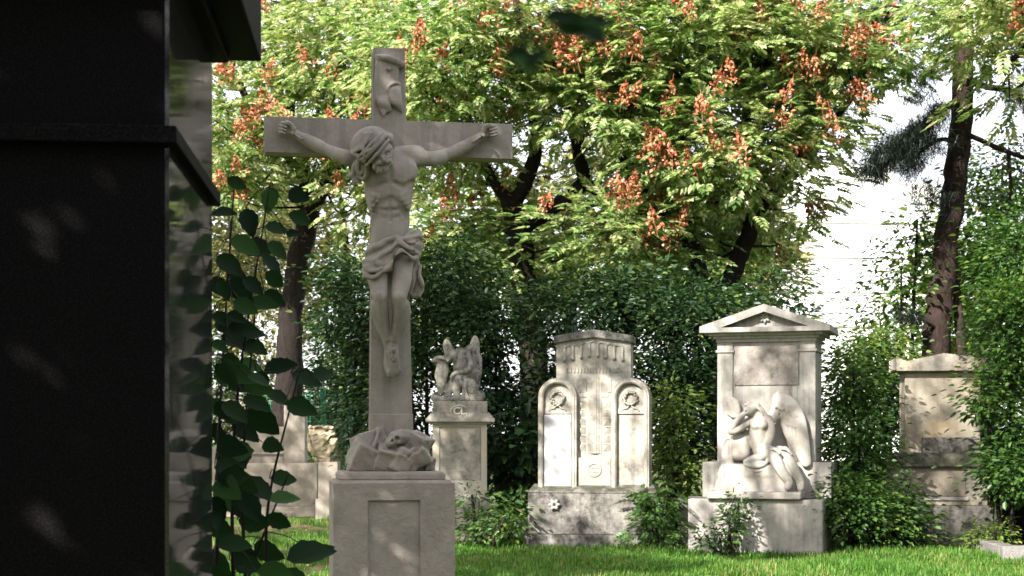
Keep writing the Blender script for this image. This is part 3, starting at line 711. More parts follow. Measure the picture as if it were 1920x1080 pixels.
# short worn inscription across the bench: unreadable strokes
def strokes(name, site, x0, x1, y, h, d, mat, parent, seed, rel=.012, wd=2.2):
    g = np.random.default_rng(seed); b = MB(); x = x0
    while x < x1:
        n = g.integers(1, 3); a = site.L(x, y + h / 2, d); c = site.L(x, y - h / 2, d)
        t = wd * site.px * .5
        b.box(a[0] - t, a[0] + t, d - rel, d + .01, a[2], c[2], .001, .0)
        if n == 2:
            zq = a[2] + (c[2] - a[2]) * g.choice([.0, .45, .85]); b.box(a[0] + t + .001, a[0] + t * 3.4, d - rel * .9, d + .01, zq, zq + 1.6 * t)
        x += wd * g.uniform(1.9, 3.0)
    b.build(name, mat, parent, bevel=.002)
strokes('worn_lettering', GT, 1388, 1450, 893, 5, -.541, M_marble, gt, 5, .006, 1.4)

# ================================================================== tomb of two arched tablets
M_twin = stone('cream_limestone', (.35, .325, .285), stain=(.08, .073, .065), amount=.46, vary=.2, bump=.45, grain=42, patch=2.2, streak=.4, warm=(.48, .42, .34), moss=1.0)
M_mossy = stone('blackened_limestone', (.27, .25, .228), stain=(.036, .034, .03), amount=.8, vary=.3, bump=.6, grain=36, patch=2.3, streak=.55, moss=1.0, seed=3)
M_white = stone('white_marble', (.37, .37, .375), stain=(.29, .29, .29), amount=.1, vary=.06, rough=.5, bump=.05)
TT = Site(1112, 22.4, -9)
tt = TT.root('twin_arched_tomb', 'cream tomb with two round-arched tablets either side of a taller gabled middle', 'tomb')
X, Z = TT.X, TT.Z
b = MB(); b.box(X(983, -.3), X(1240, -.3), -.3, .75, -.3, Z(1003, d=-.3)); b.build('step', M_mossy, tt, bevel=.02)
b = MB(); zt = Z(922, d=-.22); bx0, bx1 = X(990, -.2), X(1232, -.2)
b.box(bx0, bx1, -.22, .7, Z(1003, d=-.3), zt - .02); b.box(bx0 - .008, bx1 + .008, -.23, .71, zt - .021, zt + .005, .0, .0)
b.box(bx0 + .0, bx1 - .0, -.22, .7, zt + .005, zt + .10, .06, .20)
b.build('base', M_mossy, tt, bevel=.012)
zb = zt + .02
def arch(x0, x1, z0, z1, n=18, ins=0.0):
    r = (x1 - x0) / 2; cx = (x0 + x1) / 2; zc = z1 - r
    r -= ins
    return [(cx - r, z0), (cx + r, z0)] + [(cx + r * math.cos(t), zc + r * math.sin(t)) for t in np.linspace(0, math.pi, n)]
for i, (xa, xb, yt) in enumerate(((1009, 1081, 709), (1146, 1217, 709))):
    x0, x1 = X(xa, -.1), X(xb, -.1); z1 = Z(yt, xa, -.1)
    b = MB()
    b.frame(arch(x0, x1, zb, z1), arch(x0, x1, zb, z1, 18, .072), -.1, -.02)
    b.frame(arch(x0, x1, zb, z1, 18, .026), arch(x0, x1, zb, z1, 18, .058), -.112, -.099)
    b.prism(arch(x0, x1, zb, z1), -.02, .38)
    wing = b.build('arched_tablet', M_twin, tt, bevel=.005)
    cx = (x0 + x1) / 2; zl = Z(776, xa, -.05)
    b = MB(); b.box(x0 + .074, x1 - .074, -.052, -.02, zl, zl + .075)
    b.prism(arch(x0, x1, zl + .075, z1, 18, .074), -.04, -.021); b.build('lunette', M_twin, wing, bevel=.003)
    # wreath of leaves
    b = MB(); zc = Z(747, (xa + xb) / 2, -.06); rr = .088
    g = np.random.default_rng(i)
    for k in range(22):
        a_ = 2 * math.pi * k / 22 + .1; rk = rr + g.uniform(-.012, .012)
        p0 = np.array([cx + rk * math.cos(a_), -.05, zc + rk * math.sin(a_)]); d = np.array([-math.sin(a_) + .5 * math.cos(a_) * (-1) ** k, -.25, math.cos(a_) + .5 * math.sin(a_) * (-1) ** k]) * .045
        b.tube([p0 - d * .5, p0 + (0, -.02, 0), p0 + d * .8], [.006, .021, .004], 6)
    for sg in (-1, 1): b.tube([(cx, -.05, zc - rr), (cx + sg * .05, -.06, zc - rr - .05), (cx + sg * .1, -.05, zc - rr - .06), (cx + sg * .13, -.05, zc - rr - .1)], [.012, .016, .014, .008], 6)
    b.build('wreath', M_twin, wing, smooth=True)
    if i == 0:
        MB().box(x0 + .082, x1 - .082, -.075, -.021, zb + .03, zl - .012).build('marble_plaque', M_white, wing, bevel=.004)
    else:
        MB().box(x0 + .076, x1 - .076, -.028, -.021, zb + .07, zl - .004).build('plain_panel', M_twin, wing, bevel=.003)
# middle part
x0, x1 = X(1044, 0), X(1182, 0); zs = Z(640, 1050, 0); za = Z(628, 1114, 0); cx = (x0 + x1) / 2; zg = zs + .015
b = MB(); b.prism([(x0, zb), (x1, zb), (x1, zg - .02), (cx, zg + .055), (x0, zg - .02)], 0, .42)
b.build('middle_slab', M_twin, tt, bevel=.006)
cp = [(x0 - .04, zg - .045), (cx, zg + .035), (x1 + .04, zg - .045), (x1 + .04, zg + .055), (cx, zg + .15), (x0 - .04, zg + .055)]
b = MB(); n = 6; V = [(x, -.055, z) for x, z in cp] + [(x, .47, z) for x, z in cp]
i_ = np.arange(6); j_ = (i_ + 1) % 6
b.add(V, [[[0, 1, 4, 5], [1, 2, 3, 4], [6 + 5, 6 + 4, 6 + 1, 6], [6 + 4, 6 + 3, 6 + 2, 6 + 1]], np.stack([i_, i_ + 6, j_ + 6, j_], 1)])
b.build('coping', M_mossy, tt, bevel=.01)
b = MB()
ks = np.linspace(-3.5, 3.5, 8)
for k in ks:
    xk = cx + k * .118; zt_ = zg - .005 - abs(k) * .021
    b.tube([(xk, -.006, zt_ - .02), (xk, -.012, zt_ - .1), (xk, -.012, zt_ - .185), (xk, -.02, zt_ - .205), (xk, -.004, zt_ - .235)], [.022, .02, .02, .028, .01], 8)
for k in ks[:-1]:
    xm = cx + (k + .5) * .118; zt_ = zg - .03 - abs(k + .5) * .021
    b.tube([(xm + .06 * math.cos(t), -.006, zt_ - .035 + .05 * math.sin(t)) for t in np.linspace(0, math.pi, 9)], .013, 6)
b.build('arcade_relief', M_twin, tt, smooth=True)
strokes('worn_lettering', TT, 1063, 1164, 694, 9, 0, M_twin, tt, 8, .014, 2.4)
b = MB()
xc = X(1115, 0); cxw = .085
zA, zB, zC = Z(708, 1115, 0), Z(735, 1115, 0), Z(853, 1115, 0)
for w_, d_ in ((.10, .008), (.062, .018), (.03, .026)): b.box(xc - w_, xc + w_, -d_, .02, zC + .02, zA - (.012 if w_ < .1 else .03))
for sg in (-1, 1):
    xa = sorted((xc + sg * .12, xc + sg * .235)); b.box(xa[0], xa[1], -.014, .02, zB, zA - .01); b.box(xa[0] + .02, xa[1] - .02, -.02, .02, zB + .03, zA - .04)
    b.box(min(xc + sg * .1, xc + sg * .2), max(xc + sg * .1, xc + sg * .2), -.012, .02, zB - .07, zB - .004)
    for k in range(6):
        zk = zC + .05 + k * .122
        xa = sorted((xc + sg * .125, xc + sg * .235))
        b.add([(xa[0], -.001, zk), (xa[1], -.001, zk), (xa[1], -.001, zk + .1), (xa[0], -.001, zk + .1), ((xa[0] + xa[1]) / 2, -.034, zk + .085)], [[[0, 1, 4], [1, 2, 4], [2, 3, 4], [3, 0, 4]]])
b.build('cross_relief', M_twin, tt, bevel=.002)
b = MB(); b.box(X(1083, -.01), X(1146, -.01), -.05, .02, zb + .01, Z(858, 1115, 0)); b.build('lower_panel', M_twin, tt, bevel=.012)
b = MB(); zr = Z(881, 1115, -.05)
b.tube([(xc + .092 * math.cos(t), -.05, zr + .092 * math.sin(t)) for t in np.linspace(0, 2 * math.pi, 25)], .014, 8, False)
b.box(xc - .075, xc + .075, -.058, -.04, zr + .02, zr + .03); b.box(xc - .075, xc + .075, -.058, -.04, zr - .03, zr - .02)
b.build('ring_relief', M_twin, tt, smooth=False)
b = MB(); fp = TT.L(1040, 946, -.23)
for k in range(6):
    a_ = k * math.pi / 3; b.tube([fp + (.0, .01, 0), fp + (.05 * math.cos(a_), -.03, .05 * math.sin(a_)), fp + (.085 * math.cos(a_), -.015, .085 * math.sin(a_))], [.02, .032, .012], 7)
b.build('flower_boss', M_pale, tt, smooth=True)
b = MB().lathe([(.0, .004), (.03, .003), (.034, -.03)], (0, 0, 0), 10)
c_ = b.build('drain_hole', plain('dark_hole', (.02, .02, .02), .9), tt); c_.rotation_euler = (R(90), 0, 0); c_.location = tuple(fp + (0, -.035, 0))

# ================================================================== pedestal with a kneeling angel
M_ped = stone('spotted_limestone', (.36, .325, .275), stain=(.09, .085, .075), amount=.55, vary=.2, bump=.5, grain=40, patch=3.2, streak=.3, warm=(.48, .40, .29), moss=.9, seed=7)
M_ped_clean = stone('cream_frame_stone', (.43, .395, .335), stain=(.18, .16, .135), amount=.12, vary=.12, bump=.3, grain=42, patch=2, warm=(.43, .35, .25))
M_sooty = stone('sooty_angel_stone', (.38, .35, .30), stain=(.05, .05, .047), amount=.7, vary=.3, bump=.35, grain=50, patch=4.5, moss=1.0, seed=2)
PT = Site(862, 23.5, 2)
pt = PT.root('angel_pedestal', 'stained cream pedestal carrying a sooty kneeling winged angel, beside the crucifix', 'monument')
X, Z = PT.X, PT.Z
zt = Z(795); zb_ = Z(932)
b = MB(); b.box(X(786, -.1), X(938, -.1), -.12, .85, -.3, Z(985)); b.box(X(793, -.08), X(932, -.08), -.08, .82, Z(985), zb_, .03, .03)
b.build('base', M_ped, pt, bevel=.015)
b = MB(); x0, x1 = X(811), X(913)
o8 = [(x0, zb_), (x1, zb_), (x1, zt), (x0, zt)]; i8 = [(X(824), Z(901)), (X(902), Z(901)), (X(902), Z(800)), (X(824), Z(800))]
b.frame(o8, i8, 0, .03); b.box(x0, x1, .03, .75, zb_, zt); b.build('die', M_ped_clean, pt, bevel=.006)
MB().box(X(825), X(901.4), .012, .04, Z(900.5), Z(801)).build('tablet', M_ped, pt, bevel=.004)
b = MB(); b.box(X(804), X(921), -.06, .81, zt, zt + .03); b.box(X(798, -.1), X(928, -.1), -.1, .85, zt + .03, Z(784)); b.box(X(800, -.1), X(926, -.1), -.095, .845, Z(784), Z(773), .07, .07); b.box(X(812), X(914), -.0, .75, Z(773) - .01, Z(752))
b.build('capital', M_ped, pt, bevel=.01)
def letters(name, txt, size, mat, parent, loc, depth=.012, rot=(R(90), 0, 0)):
    cu = bpy.data.curves.new(name, 'FONT'); cu.body = txt; cu.size = size; cu.extrude = depth; cu.bevel_depth = depth * .4; cu.align_x = 'CENTER'; cu.align_y = 'CENTER'
    t_ = bpy.data.objects.new(name + '_text', cu); COL.objects.link(t_); bpy.context.view_layer.update()
    me = bpy.data.meshes.new_from_object(t_.evaluated_get(bpy.context.evaluated_depsgraph_get()))
    bpy.data.objects.remove(t_); bpy.data.curves.remove(cu)
    me.materials.clear(); me.materials.append(mat)
    o = bpy.data.objects.new(name, me); COL.objects.link(o)
    o.parent = parent; o.location = tuple(loc); o.rotation_euler = rot; return o
letters('monogram', 'CL', .15, M_ped_clean, pt, PT.L(861, 771, -.045), .012)
b = MB(); cc = PT.L(861, 771, -.03)
b.tube([cc + np.array((.125 * math.cos(t), -.012, .085 * math.sin(t))) for t in np.linspace(.6, 2 * math.pi - .3, 20)], .01, 6); b.build('monogram_ring', M_ped_clean, pt, smooth=True)
lo = PT.L(802, 754, 0); hi = PT.L(914, 622, 0)
S = Sculpt((lo[0], -.06, lo[2]), (hi[0], .72, hi[2] + .02), .0125)
px = PT.px
E = lambda x, y, d, rx, rd, ry, k=.03, rot=(0, 0, 0), cut=False: S.ell(PT.L(x, y, d), (rx * px, rd, ry * px), k, rot, cut)
Cn = lambda pts, k=.02, cut=False, flat=1.0: S.chain(PT.C(pts), k, cut, 5, flat)
E(888, 672, .48, 12.5, .045, 45, .012, (0, 4, 0)); E(895, 705, .48, 8, .04, 42, .012, (0, 8, 0))
Cn([(880, 652, .45, 6), (870, 664, .4, 7)], .03)
E(841, 658, .46, 9.5, .045, 24, .012, (0, -14, 0))
for k in range(4): Cn([(882 + 3 * k, 660, .465, 1.3), (886 + 3.5 * k, 690, .465, 1.4), (892 + 2.5 * k, 720, .47, 1)], .01, True)
Cn([(862, 664, .34, 13), (863, 680, .3, 14), (866, 700, .32, 15), (872, 722, .34, 17)], .03)
E(844, 668, .12, 8.5, .075, 10.5, .012, (10, 20, 0)); E(848, 662, .15, 9.5, .085, 9, .012); E(840, 676, .06, 3.5, .03, 4.5, .012)
Cn([(846, 656, .1, 3), (840, 662, .06, 3), (838, 670, .08, 2.5)], .006); Cn([(853, 658, .12, 3), (853, 668, .1, 3), (850, 680, .12, 2.5)], .006)
Cn([(852, 662, .22, 5), (856, 675, .22, 4.5), (856, 690, .2, 3)], .012)
Cn([(853, 668, .28, 7), (838, 676, .18, 6), (824, 675, .14, 5.5), (813, 676, .14, 4.5)], .015); Cn([(813, 676, .14, 4.5), (822, 670, .1, 4), (834, 672, .08, 3.8), (841, 676, .1, 3.4)], .012)
Cn([(874, 662, .32, 8), (880, 680, .25, 7), (879, 694, .2, 6.5), (866, 697, .1, 5.5), (852, 702, .06, 4.6), (847, 708, .06, 3.8)], .015)
Cn([(830, 682, .16, 12), (828, 700, .14, 12.5), (829, 718, .14, 10), (828, 736, .14, 5)], .015, flat=.45)
for k in range(3): Cn([(822 + 5 * k, 684, .075, 1.2), (822 + 4 * k, 706, .06, 1.5), (826 + 2 * k, 728, .08, 1)], .01, True)
Cn([(868, 706, .28, 13), (858, 708, .12, 10), (857, 725, .1, 8.5), (856, 742, .1, 7), (848, 747, .04, 5)], .02)
Cn([(872, 712, .28, 14), (882, 722, .14, 11.5), (886, 736, .14, 10.5), (896, 744, .24, 9)], .02)
Cn([(847, 716, .16, 6), (842, 734, .14, 7), (838, 747, .12, 7)], .02); Cn([(867, 716, .06, 2.5), (869, 732, .06, 3), (867, 748, .06, 3)], .012); Cn([(875, 712, .05, 2.5), (873, 730, .05, 2.5), (878, 747, .05, 2.5)], .012)
S.box(PT.L(858, 749, .34), (46 * px, .3, 6 * px), .02, (0, 0, 0), .03); E(816, 745, .14, 9, .1, 9); E(900, 743, .34, 10, .15, 11)
S.rough(.004, 30, 4, 2)
S.build('angel_statue', M_sooty, pt)

# ================================================================== overgrown tomb on the right
M_gold_lit = stone('gold_lit_limestone', (.40, .35, .28), stain=(.16, .125, .09), amount=.32, vary=.2, bump=.4, grain=40, patch=2, streak=.3, warm=(.44, .33, .20), moss=.8, seed=4)  # golden sunlight put into the base colour and its warm patches
M_panel = plain('grey_panel_stone', (.24, .205, .165), .8, .2, .12, 30, .1)
RT = Site(1764, 23.4, -6)
rt = RT.root('overgrown_tomb', 'sunlight-tinted stone tomb half hidden by shrubs with a mossy black ledge above a panel', 'tomb')
X, Z = RT.X, RT.Z
b = MB(); b.box(X(1690, -.5), X(1866, -.5), -.5, .8, -.3, Z(948, d=-.45), .02, .02); b.box(X(1680, -.55), X(1872, -.55), -.56, .8, -.3, .10); b.build('base', M_mossy, rt, bevel=.02)
zb_, zc_ = Z(948, d=-.45), Z(875, d=-.4)
b = MB(); x0, x1 = X(1674, -.4), X(1852, -.4)
o8 = [(x0, zb_), (x1, zb_), (x1, zc_), (x0, zc_)]; i8 = [(X(1706, -.4), zb_ + .13), (X(1812, -.4), zb_ + .13), (X(1812, -.4), zc_ - .02), (X(1706, -.4), zc_ - .02)]
b.frame(o8, i8, -.4, -.34); b.box(x0, x1, -.34, .6, zb_, zc_); b.build('lower_die', M_ped, rt, bevel=.012)
MB().box(X(1707, -.4), X(1811.3, -.4), -.375, -.33, zb_ + .134, zc_ - .024).build('panel', M_panel, rt, bevel=.004)
MB().box(X(1700, -.4), X(1816, -.4), -.425, -.33, zb_ + .075, zb_ + .128).build('sill', M_pale, rt, bevel=.006)
b = MB(); b.box(X(1671, -.43), X(1856, -.43), -.46, .62, zc_, Z(849, d=-.3), .05, .12); b.build('mossy_ledge', stone('black_moss_stone', (.13, .12, .10), stain=(.018, .021, .011), amount=1.0, vary=.4, bump=1.0, grain=26, patch=3, moss=1.0), rt, bevel=.02)
b = MB(); b.box(X(1729, -.1), X(1836, -.1), -.16, .2, Z(849, d=-.3) - .01, Z(820, d=-.1), .01, .01); b.build('ledge_block', M_mossy, rt, bevel=.012)
b = MB(); x0, x1 = X(1697), X(1838); b.box(x0, x1, .0, .6, Z(849, d=-.3) - .02, Z(699)); b.build('body', M_gold_lit, rt, bevel=.01)
b = MB(); q = [(x0 - .13, 0), (x1 + .13, 0), (x1 + .13, .17), (x1 - .02, .16), ((x0 + x1) / 2, .235), (x0 + .02, .12), (x0 - .05, .14), (x0 - .13, .19)]
b.box(x0 - .03, x1 + .03, -.03, .63, Z(699), Z(694)); zc = Z(694); b.prism([(x, zc + z) for x, z in q], -.12, .7); b.build('cap', M_ped, rt, bevel=.012)

# ================================================================== stones far left, fence, kerb on the right
M_far = stone('dusty_limestone', (.31, .27, .23), stain=(.14, .125, .10), amount=.28, vary=.2, bump=.4, grain=30, patch=1.4, streak=.3, moss=.6)
FL = Site(500, 33.0, 0)
fl = FL.root('family_grave', 'wide low limestone grave with an upright slab in front of the leaning trunk', 'grave')
X, Z = FL.X, FL.Z
b = MB(); b.box(X(370), X(598), -.15, 1.0, -.4, Z(868)); b.box(X(365), X(612), -.5, 1.1, -.4, Z(948)); b.box(X(586), X(597), -.17, -.14, Z(944), Z(870)); b.build('base', M_far, fl, bevel=.02)
b = MB(); b.box(X(531), X(571), .1, .55, Z(868) - .01, Z(757)); b.build('upright_slab', M_far, fl, bevel=.015)
b = MB(); b.box(X(466), X(531) - .01, .16, .6, Z(868) - .01, Z(800)); b.box(X(462), X(535), .12, .08 + .02, Z(852), Z(848)); b.build('side_slab', M_far, fl, bevel=.015)
b = MB(); b.prism([(X(395), Z(868) - .01), (X(466) - .01, Z(868) - .01), (X(466) - .01, Z(806)), (X(440), Z(806)), (X(418), Z(818)), (X(395), Z(845))], .2, .6); b.build('sloping_slab', M_far, fl, bevel=.02)
US = Site(607, 31.5, 0)
us = US.root('cartouche_pedestal', 'carved stone shield on a narrow pedestal just left of the crucifix plinth', 'grave marker')
X, Z = US.X, US.Z
b = MB(); b.box(X(596), X(634), 0, .5, -.4, Z(866), .01, .01); b.box(X(592), X(638), -.04, .54, -.4, Z(935)); b.build('pedestal', M_far, us, bevel=.012)
lo = US.L(570, 868, 0); hi = US.L(640, 796, 0)
S = Sculpt((lo[0], -.12, lo[2]), (hi[0], .42, hi[2]), .014)
px = US.px
S.ell(US.L(600, 828, .16), (23 * px, .13, 30 * px), .03, (0, 8, 0)); S.box(US.L(601, 812, .18), (23 * px, .1, 13 * px), .04, (0, 4, 0), .04); S.box(US.L(606, 858, .2), (14 * px, .15, 9 * px), .04)
S.chain(US.C([(577, 806, .08, 4), (580, 832, .05, 4), (592, 854, .05, 4), (610, 858, .05, 3)]), .02); S.chain(US.C([(622, 804, .1, 6), (625, 830, .1, 7), (618, 855, .12, 5)]), .02); S.chain(US.C([(582, 802, .08, 4), (604, 800, .05, 4), (622, 806, .08, 4)]), .02)
S.rough(.02, 14, 6, 3); S.build('carved_shield', stone('ochre_carved_stone', (.42, .34, .24), stain=(.10, .08, .06), amount=.5, vary=.3, bump=.6, grain=30, patch=3), us)

M_fence = plain('green_fence_paint', (.012, .16, .085), .4, .5)
FN = Site(606, 36.0, 0)
fn = FN.root('mesh_fence', 'green welded wire mesh fence with a round post behind the shield stone', 'fence')
X, Z = FN.X, FN.Z
b = MB().tube([(0, 0, -.4), (0, 0, Z(733))], .06, 10); b.lathe([(.066, 0), (.066, .03), (.03, .055)], (0, 0, Z(733)), 10); b.build('post', M_fence, fn, smooth=False)
b = MB().tube([(X(664), 0, -.4), (X(664), 0, Z(733))], .05, 10); b.build('post', M_fence, fn)
b = MB()
for x in np.arange(X(478), X(720), .09): b.box(x - .006, x + .006, -.008, .004, -.2, Z(740))
for z in np.arange(0.0, Z(740) + .01, .2): b.box(X(478), X(720), .0045, .018, z - .008, z + .008)
b.build('wire_mesh', M_fence, fn)

KB = Site(1925, 20.2, -4)
kb = KB.root('grave_kerb', 'light grey granite grave kerb in the grass at the far right', 'kerb')
b = MB().box(KB.X(1881), 1.6, 0, .22, -.2, KB.Z(1024)); b.build('front_kerb', stone('grey_granite', (.22, .205, .195), stain=(.12, .11, .1), amount=.4, vary=.2, bump=.6, grain=90, patch=6, moss=.8), kb, bevel=.015)
b = MB().box(KB.X(1881), KB.X(1881) + .2, .222, 2.0, -.2, KB.Z(1024) - .004); b.build('side_kerb', bpy.data.materials['grey_granite'], kb, bevel=.015)
DK = Site(1930, 22.6, -4)
dk = DK.root('dark_headstone', 'dark polished headstone behind the grey kerb, under the overhanging shrub', 'headstone')
b = MB(); b.box(DK.X(1888), 1.0, 0, .35, -.2, DK.Z(905)); b.build('slab', M_gran_dull, dk, bevel=.02)
b = MB(); b.box(DK.X(1880), 1.1, -.12, .45, -.2, .16); b.build('foot', M_gran_dull, dk, bevel=.02)
# ================================================================== ground and grass
m, nt, N, out = new_mat('lawn_soil')
co_ = N('TexCoord')
n1 = N('TexNoise', Scale=.35, Detail=6.0, Roughness=.65); nt.links.new(co_.outputs['Object'], n1.inputs['Vector'])
n2 = N('TexNoise', Scale=14.0, Detail=6.0, Roughness=.7); nt.links.new(co_.outputs['Object'], n2.inputs['Vector'])
c1 = ramp(nt, N, n2.outputs[0], [(.3, (.03, .055, .012)), (.6, (.06, .10, .02)), (.8, (.10, .08, .045))])
c2 = ramp(nt, N, n2.outputs[0], [(.3, (.07, .05, .03)), (.7, (.14, .10, .06))])
p_ = N('BsdfPrincipled', Roughness=.95); p_.inputs['Specular IOR Level'].default_value = .1
nt.links.new(mixc(nt, N, ramp(nt, N, n1.outputs[0], [(.5, 0.0), (.6, 1.0)]), c1, c2), p_.inputs['Base Color']); nt.links.new(p_.outputs[0], out.inputs[0])
g = MB().add([(-400, -400, 0), (400, -400, 0), (400, 400, 0), (-400, 400, 0)], [[[0, 1, 2, 3]]]).build('ground', m)
tag(g, 'grassy graveyard ground with bare brown patches', 'ground', kind='structure')

M_grass = leaf_mat('grass_blades', [(0, (.026, .08, .010)), (.5, (.062, .165, .022)), (.85, (.12, .22, .036)), (1, (.26, .24, .09))], trans=.35, rough=.5, clump=.35, scale=.8, spec=.25)
def blades(n, x0, x1, y0, y1, h, rng, keep=None, wd=.011):
    x, y = rng.uniform(x0, x1, n), rng.uniform(y0, y1, n)
    pat = np.sin(x * 1.7 + 1.3 * np.sin(y * 1.1)) + np.sin(y * 2.3 + x * .7) + .6 * np.sin(x * 5.1 + y * 3.7)
    ok = pat > -1.5 if keep is None else keep(x, y, pat)
    x, y, pat = x[ok], y[ok], pat[ok]; n = len(x)
    hh = h * rng.uniform(.45, 1.25, n) * (1 + .22 * pat); a = rng.uniform(0, 6.28, n); ln = rng.normal(.25, .3, n)
    dx, dy = np.cos(a), np.sin(a); b_ = np.stack([x, y, np.zeros(n) - .005], 1); wv = np.stack([-dy, dx, 0 * x], 1) * wd / 2
    mid = b_ + np.stack([dx * ln * hh * .3, dy * ln * hh * .3, hh * .6], 1); tip = b_ + np.stack([dx * ln * hh, dy * ln * hh, hh * (1 - .3 * np.abs(ln))], 1)
    V = np.stack([b_ - wv, b_ + wv, mid + wv * .8, mid - wv * .8, tip], 1).reshape(-1, 3); i = np.arange(n)[:, None] * 5
    return V, (i + [0, 1, 2, 3]), (i + [3, 2, 4])
V1 = blades(150000, -2.2, 9.5, 16.8, 23.6, .12, RNG, None, .014)
V2 = blades(34000, -8, -1.6, 13, 31.5, .11, RNG, lambda x, y, p: (p > -.3) & ~((y > 25) & (p < .6)))
o_ = len(V1[0])
tag(mesh_obj('grass', np.concatenate([V1[0], V2[0]]), [np.concatenate([V1[1], V2[1] + o_]), np.concatenate([V1[2], V2[2] + o_])], M_grass),
    'short green lawn grass in front of the tombs', 'grass', kind='stuff')
M_dry = leaf_mat('dry_leaves', [(0, (.12, .06, .025)), (.5, (.25, .14, .06)), (1, (.38, .26, .12))], trans=.15, rough=.7)
n = 1500; pos = np.stack([RNG.uniform(-8, 9, n), RNG.uniform(15, 33, n), RNG.uniform(.01, .06, n)], 1)
d_ = RNG.normal(size=(n, 3)) * (1, 1, .15)
Vf, Ff = stamp(*leaf_shape(.55, .2, .1), pos, rot_from(d_, RNG, .3), RNG.uniform(.04, .09, n))
tag(mesh_obj('fallen_leaves', Vf, Ff, M_dry), 'brown fallen leaves scattered over the grass', 'leaves', kind='stuff')

# ================================================================== trees and shrubs
def bark(name, a, b_, scale=6):
    m, nt, N, out = new_mat(name)
    co = N('TexCoord'); mp = N('Mapping'); mp.inputs['Scale'].default_value = (1, 1, .25); nt.links.new(co.outputs['Object'], mp.inputs[0])
    n = N('TexNoise', Scale=scale * 3.0, Detail=7.0, Roughness=.7, Distortion=.6); nt.links.new(mp.outputs[0], n.inputs['Vector'])
    p = N('BsdfPrincipled', Roughness=.9); p.inputs['Specular IOR Level'].default_value = .15
    nt.links.new(ramp(nt, N, n.outputs[0], [(.3, a), (.7, b_)]), p.inputs['Base Color'])
    b = N('Bump', Strength=.9, Distance=.05); nt.links.new(n.outputs[0], b.inputs['Height']); nt.links.new(b.outputs[0], p.inputs['Normal'])
    nt.links.new(p.outputs[0], out.inputs[0]); return m
M_bark = bark('dark_bark', (.008, .006, .0055), (.033, .025, .022))
M_bark2 = bark('red_brown_bark', (.014, .009, .008), (.05, .033, .028))
M_twig = bark('pale_twigs', (.10, .075, .05), (.30, .24, .17))
G_sun = leaf_mat('golden_rain_leaves', [(0, (.055, .125, .028)), (.35, (.155, .25, .068)), (.7, (.32, .39, .155)), (1, (.54, .51, .30))], trans=.45, clump=.5, scale=.5)
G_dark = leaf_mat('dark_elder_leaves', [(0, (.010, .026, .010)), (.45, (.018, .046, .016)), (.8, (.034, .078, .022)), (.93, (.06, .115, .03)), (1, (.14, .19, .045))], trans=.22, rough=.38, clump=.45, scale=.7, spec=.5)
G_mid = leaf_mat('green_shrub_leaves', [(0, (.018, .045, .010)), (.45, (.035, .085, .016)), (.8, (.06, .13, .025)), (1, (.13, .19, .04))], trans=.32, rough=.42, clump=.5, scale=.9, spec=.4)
G_light = leaf_mat('light_shrub_leaves', [(0, (.05, .10, .016)), (.5, (.095, .165, .03)), (1, (.20, .24, .06))], trans=.4, clump=.5, scale=.9)
G_pale = leaf_mat('pale_far_leaves', [(0, (.09, .10, .035)), (.5, (.17, .18, .06)), (1, (.32, .29, .12))], trans=.4, clump=.5, scale=.4)
G_needle = leaf_mat('pine_needles', [(0, (.004, .009, .007)), (1, (.016, .027, .017))], trans=.08, clump=.3)
G_seed = leaf_mat('seed_pods', [(0, (.20, .045, .02)), (.5, (.42, .145, .065)), (.8, (.60, .30, .16)), (1, (.72, .48, .32))], trans=.35, rough=.6, clump=.4, scale=.35)
KITE = (np.array([(0, 0, 0), (.28, .25, .07), (.66, .22, .02), (1, 0, -.12), (.66, -.22, .02), (.28, -.25, .07)]), [np.array([[0, 5, 4, 3], [0, 3, 2, 1]])])
PIN = [pinnate(5, np.random.default_rng(k), .52, .34) for k in range(3)]

def cloud(crowns, n, seed, shell=.5, lump=.3):
    "clump centres in crowns given as (px x, px y, Y, px rx, px ry, depth m[, weight])"
    rng = np.random.default_rng(seed); P, D = [], []
    vol = np.array([c[3] * c[4] * (c[6] if len(c) > 6 else 1) for c in crowns], float); vol /= vol.sum()
    for i, c in enumerate(crowns):
        k = max(3, int(n * vol[i])); s_ = c[2] / F
        p, q = blob_points(k, W(c[0], c[1], c[2]), (c[3] * s_, c[5], c[4] * s_), rng, shell, lump, seed * 13 + i)
        P.append(p); D.append(q)
    return np.concatenate(P), np.concatenate(D), rng

def sprays(P, D, rng, per, spread, size, tpl, droop=.3, up=.25):
    "leaves gathered in clumps round P, pointing outwards D"
    n = len(P)
    c = np.repeat(P, per, 0); o = rng.normal(size=(n * per, 3)) * np.array((spread, spread, spread * .6))
    pos = c + o
    d = o / spread * .8 + np.repeat(D, per, 0) * .8 + rng.normal(size=o.shape) * .45; d[:, 2] = d[:, 2] * .5 - droop + up
    M = rot_from(d, rng); sz = size * rng.uniform(.65, 1.25, len(pos))
    Vs, Fs, off = [], None, 0
    tp = tpl if isinstance(tpl, list) else [tpl]
    for i, t in enumerate(tp):
        V, fs = stamp(t[0], t[1], pos[i::len(tp)], M[i::len(tp)], sz[i::len(tp)])
        Fs = [[] for _ in fs] if Fs is None else Fs
        for a, f in zip(Fs, fs): a.append(f + off)
        Vs.append(V); off += len(V)
    return np.concatenate(Vs), [np.concatenate(a) for a in Fs]

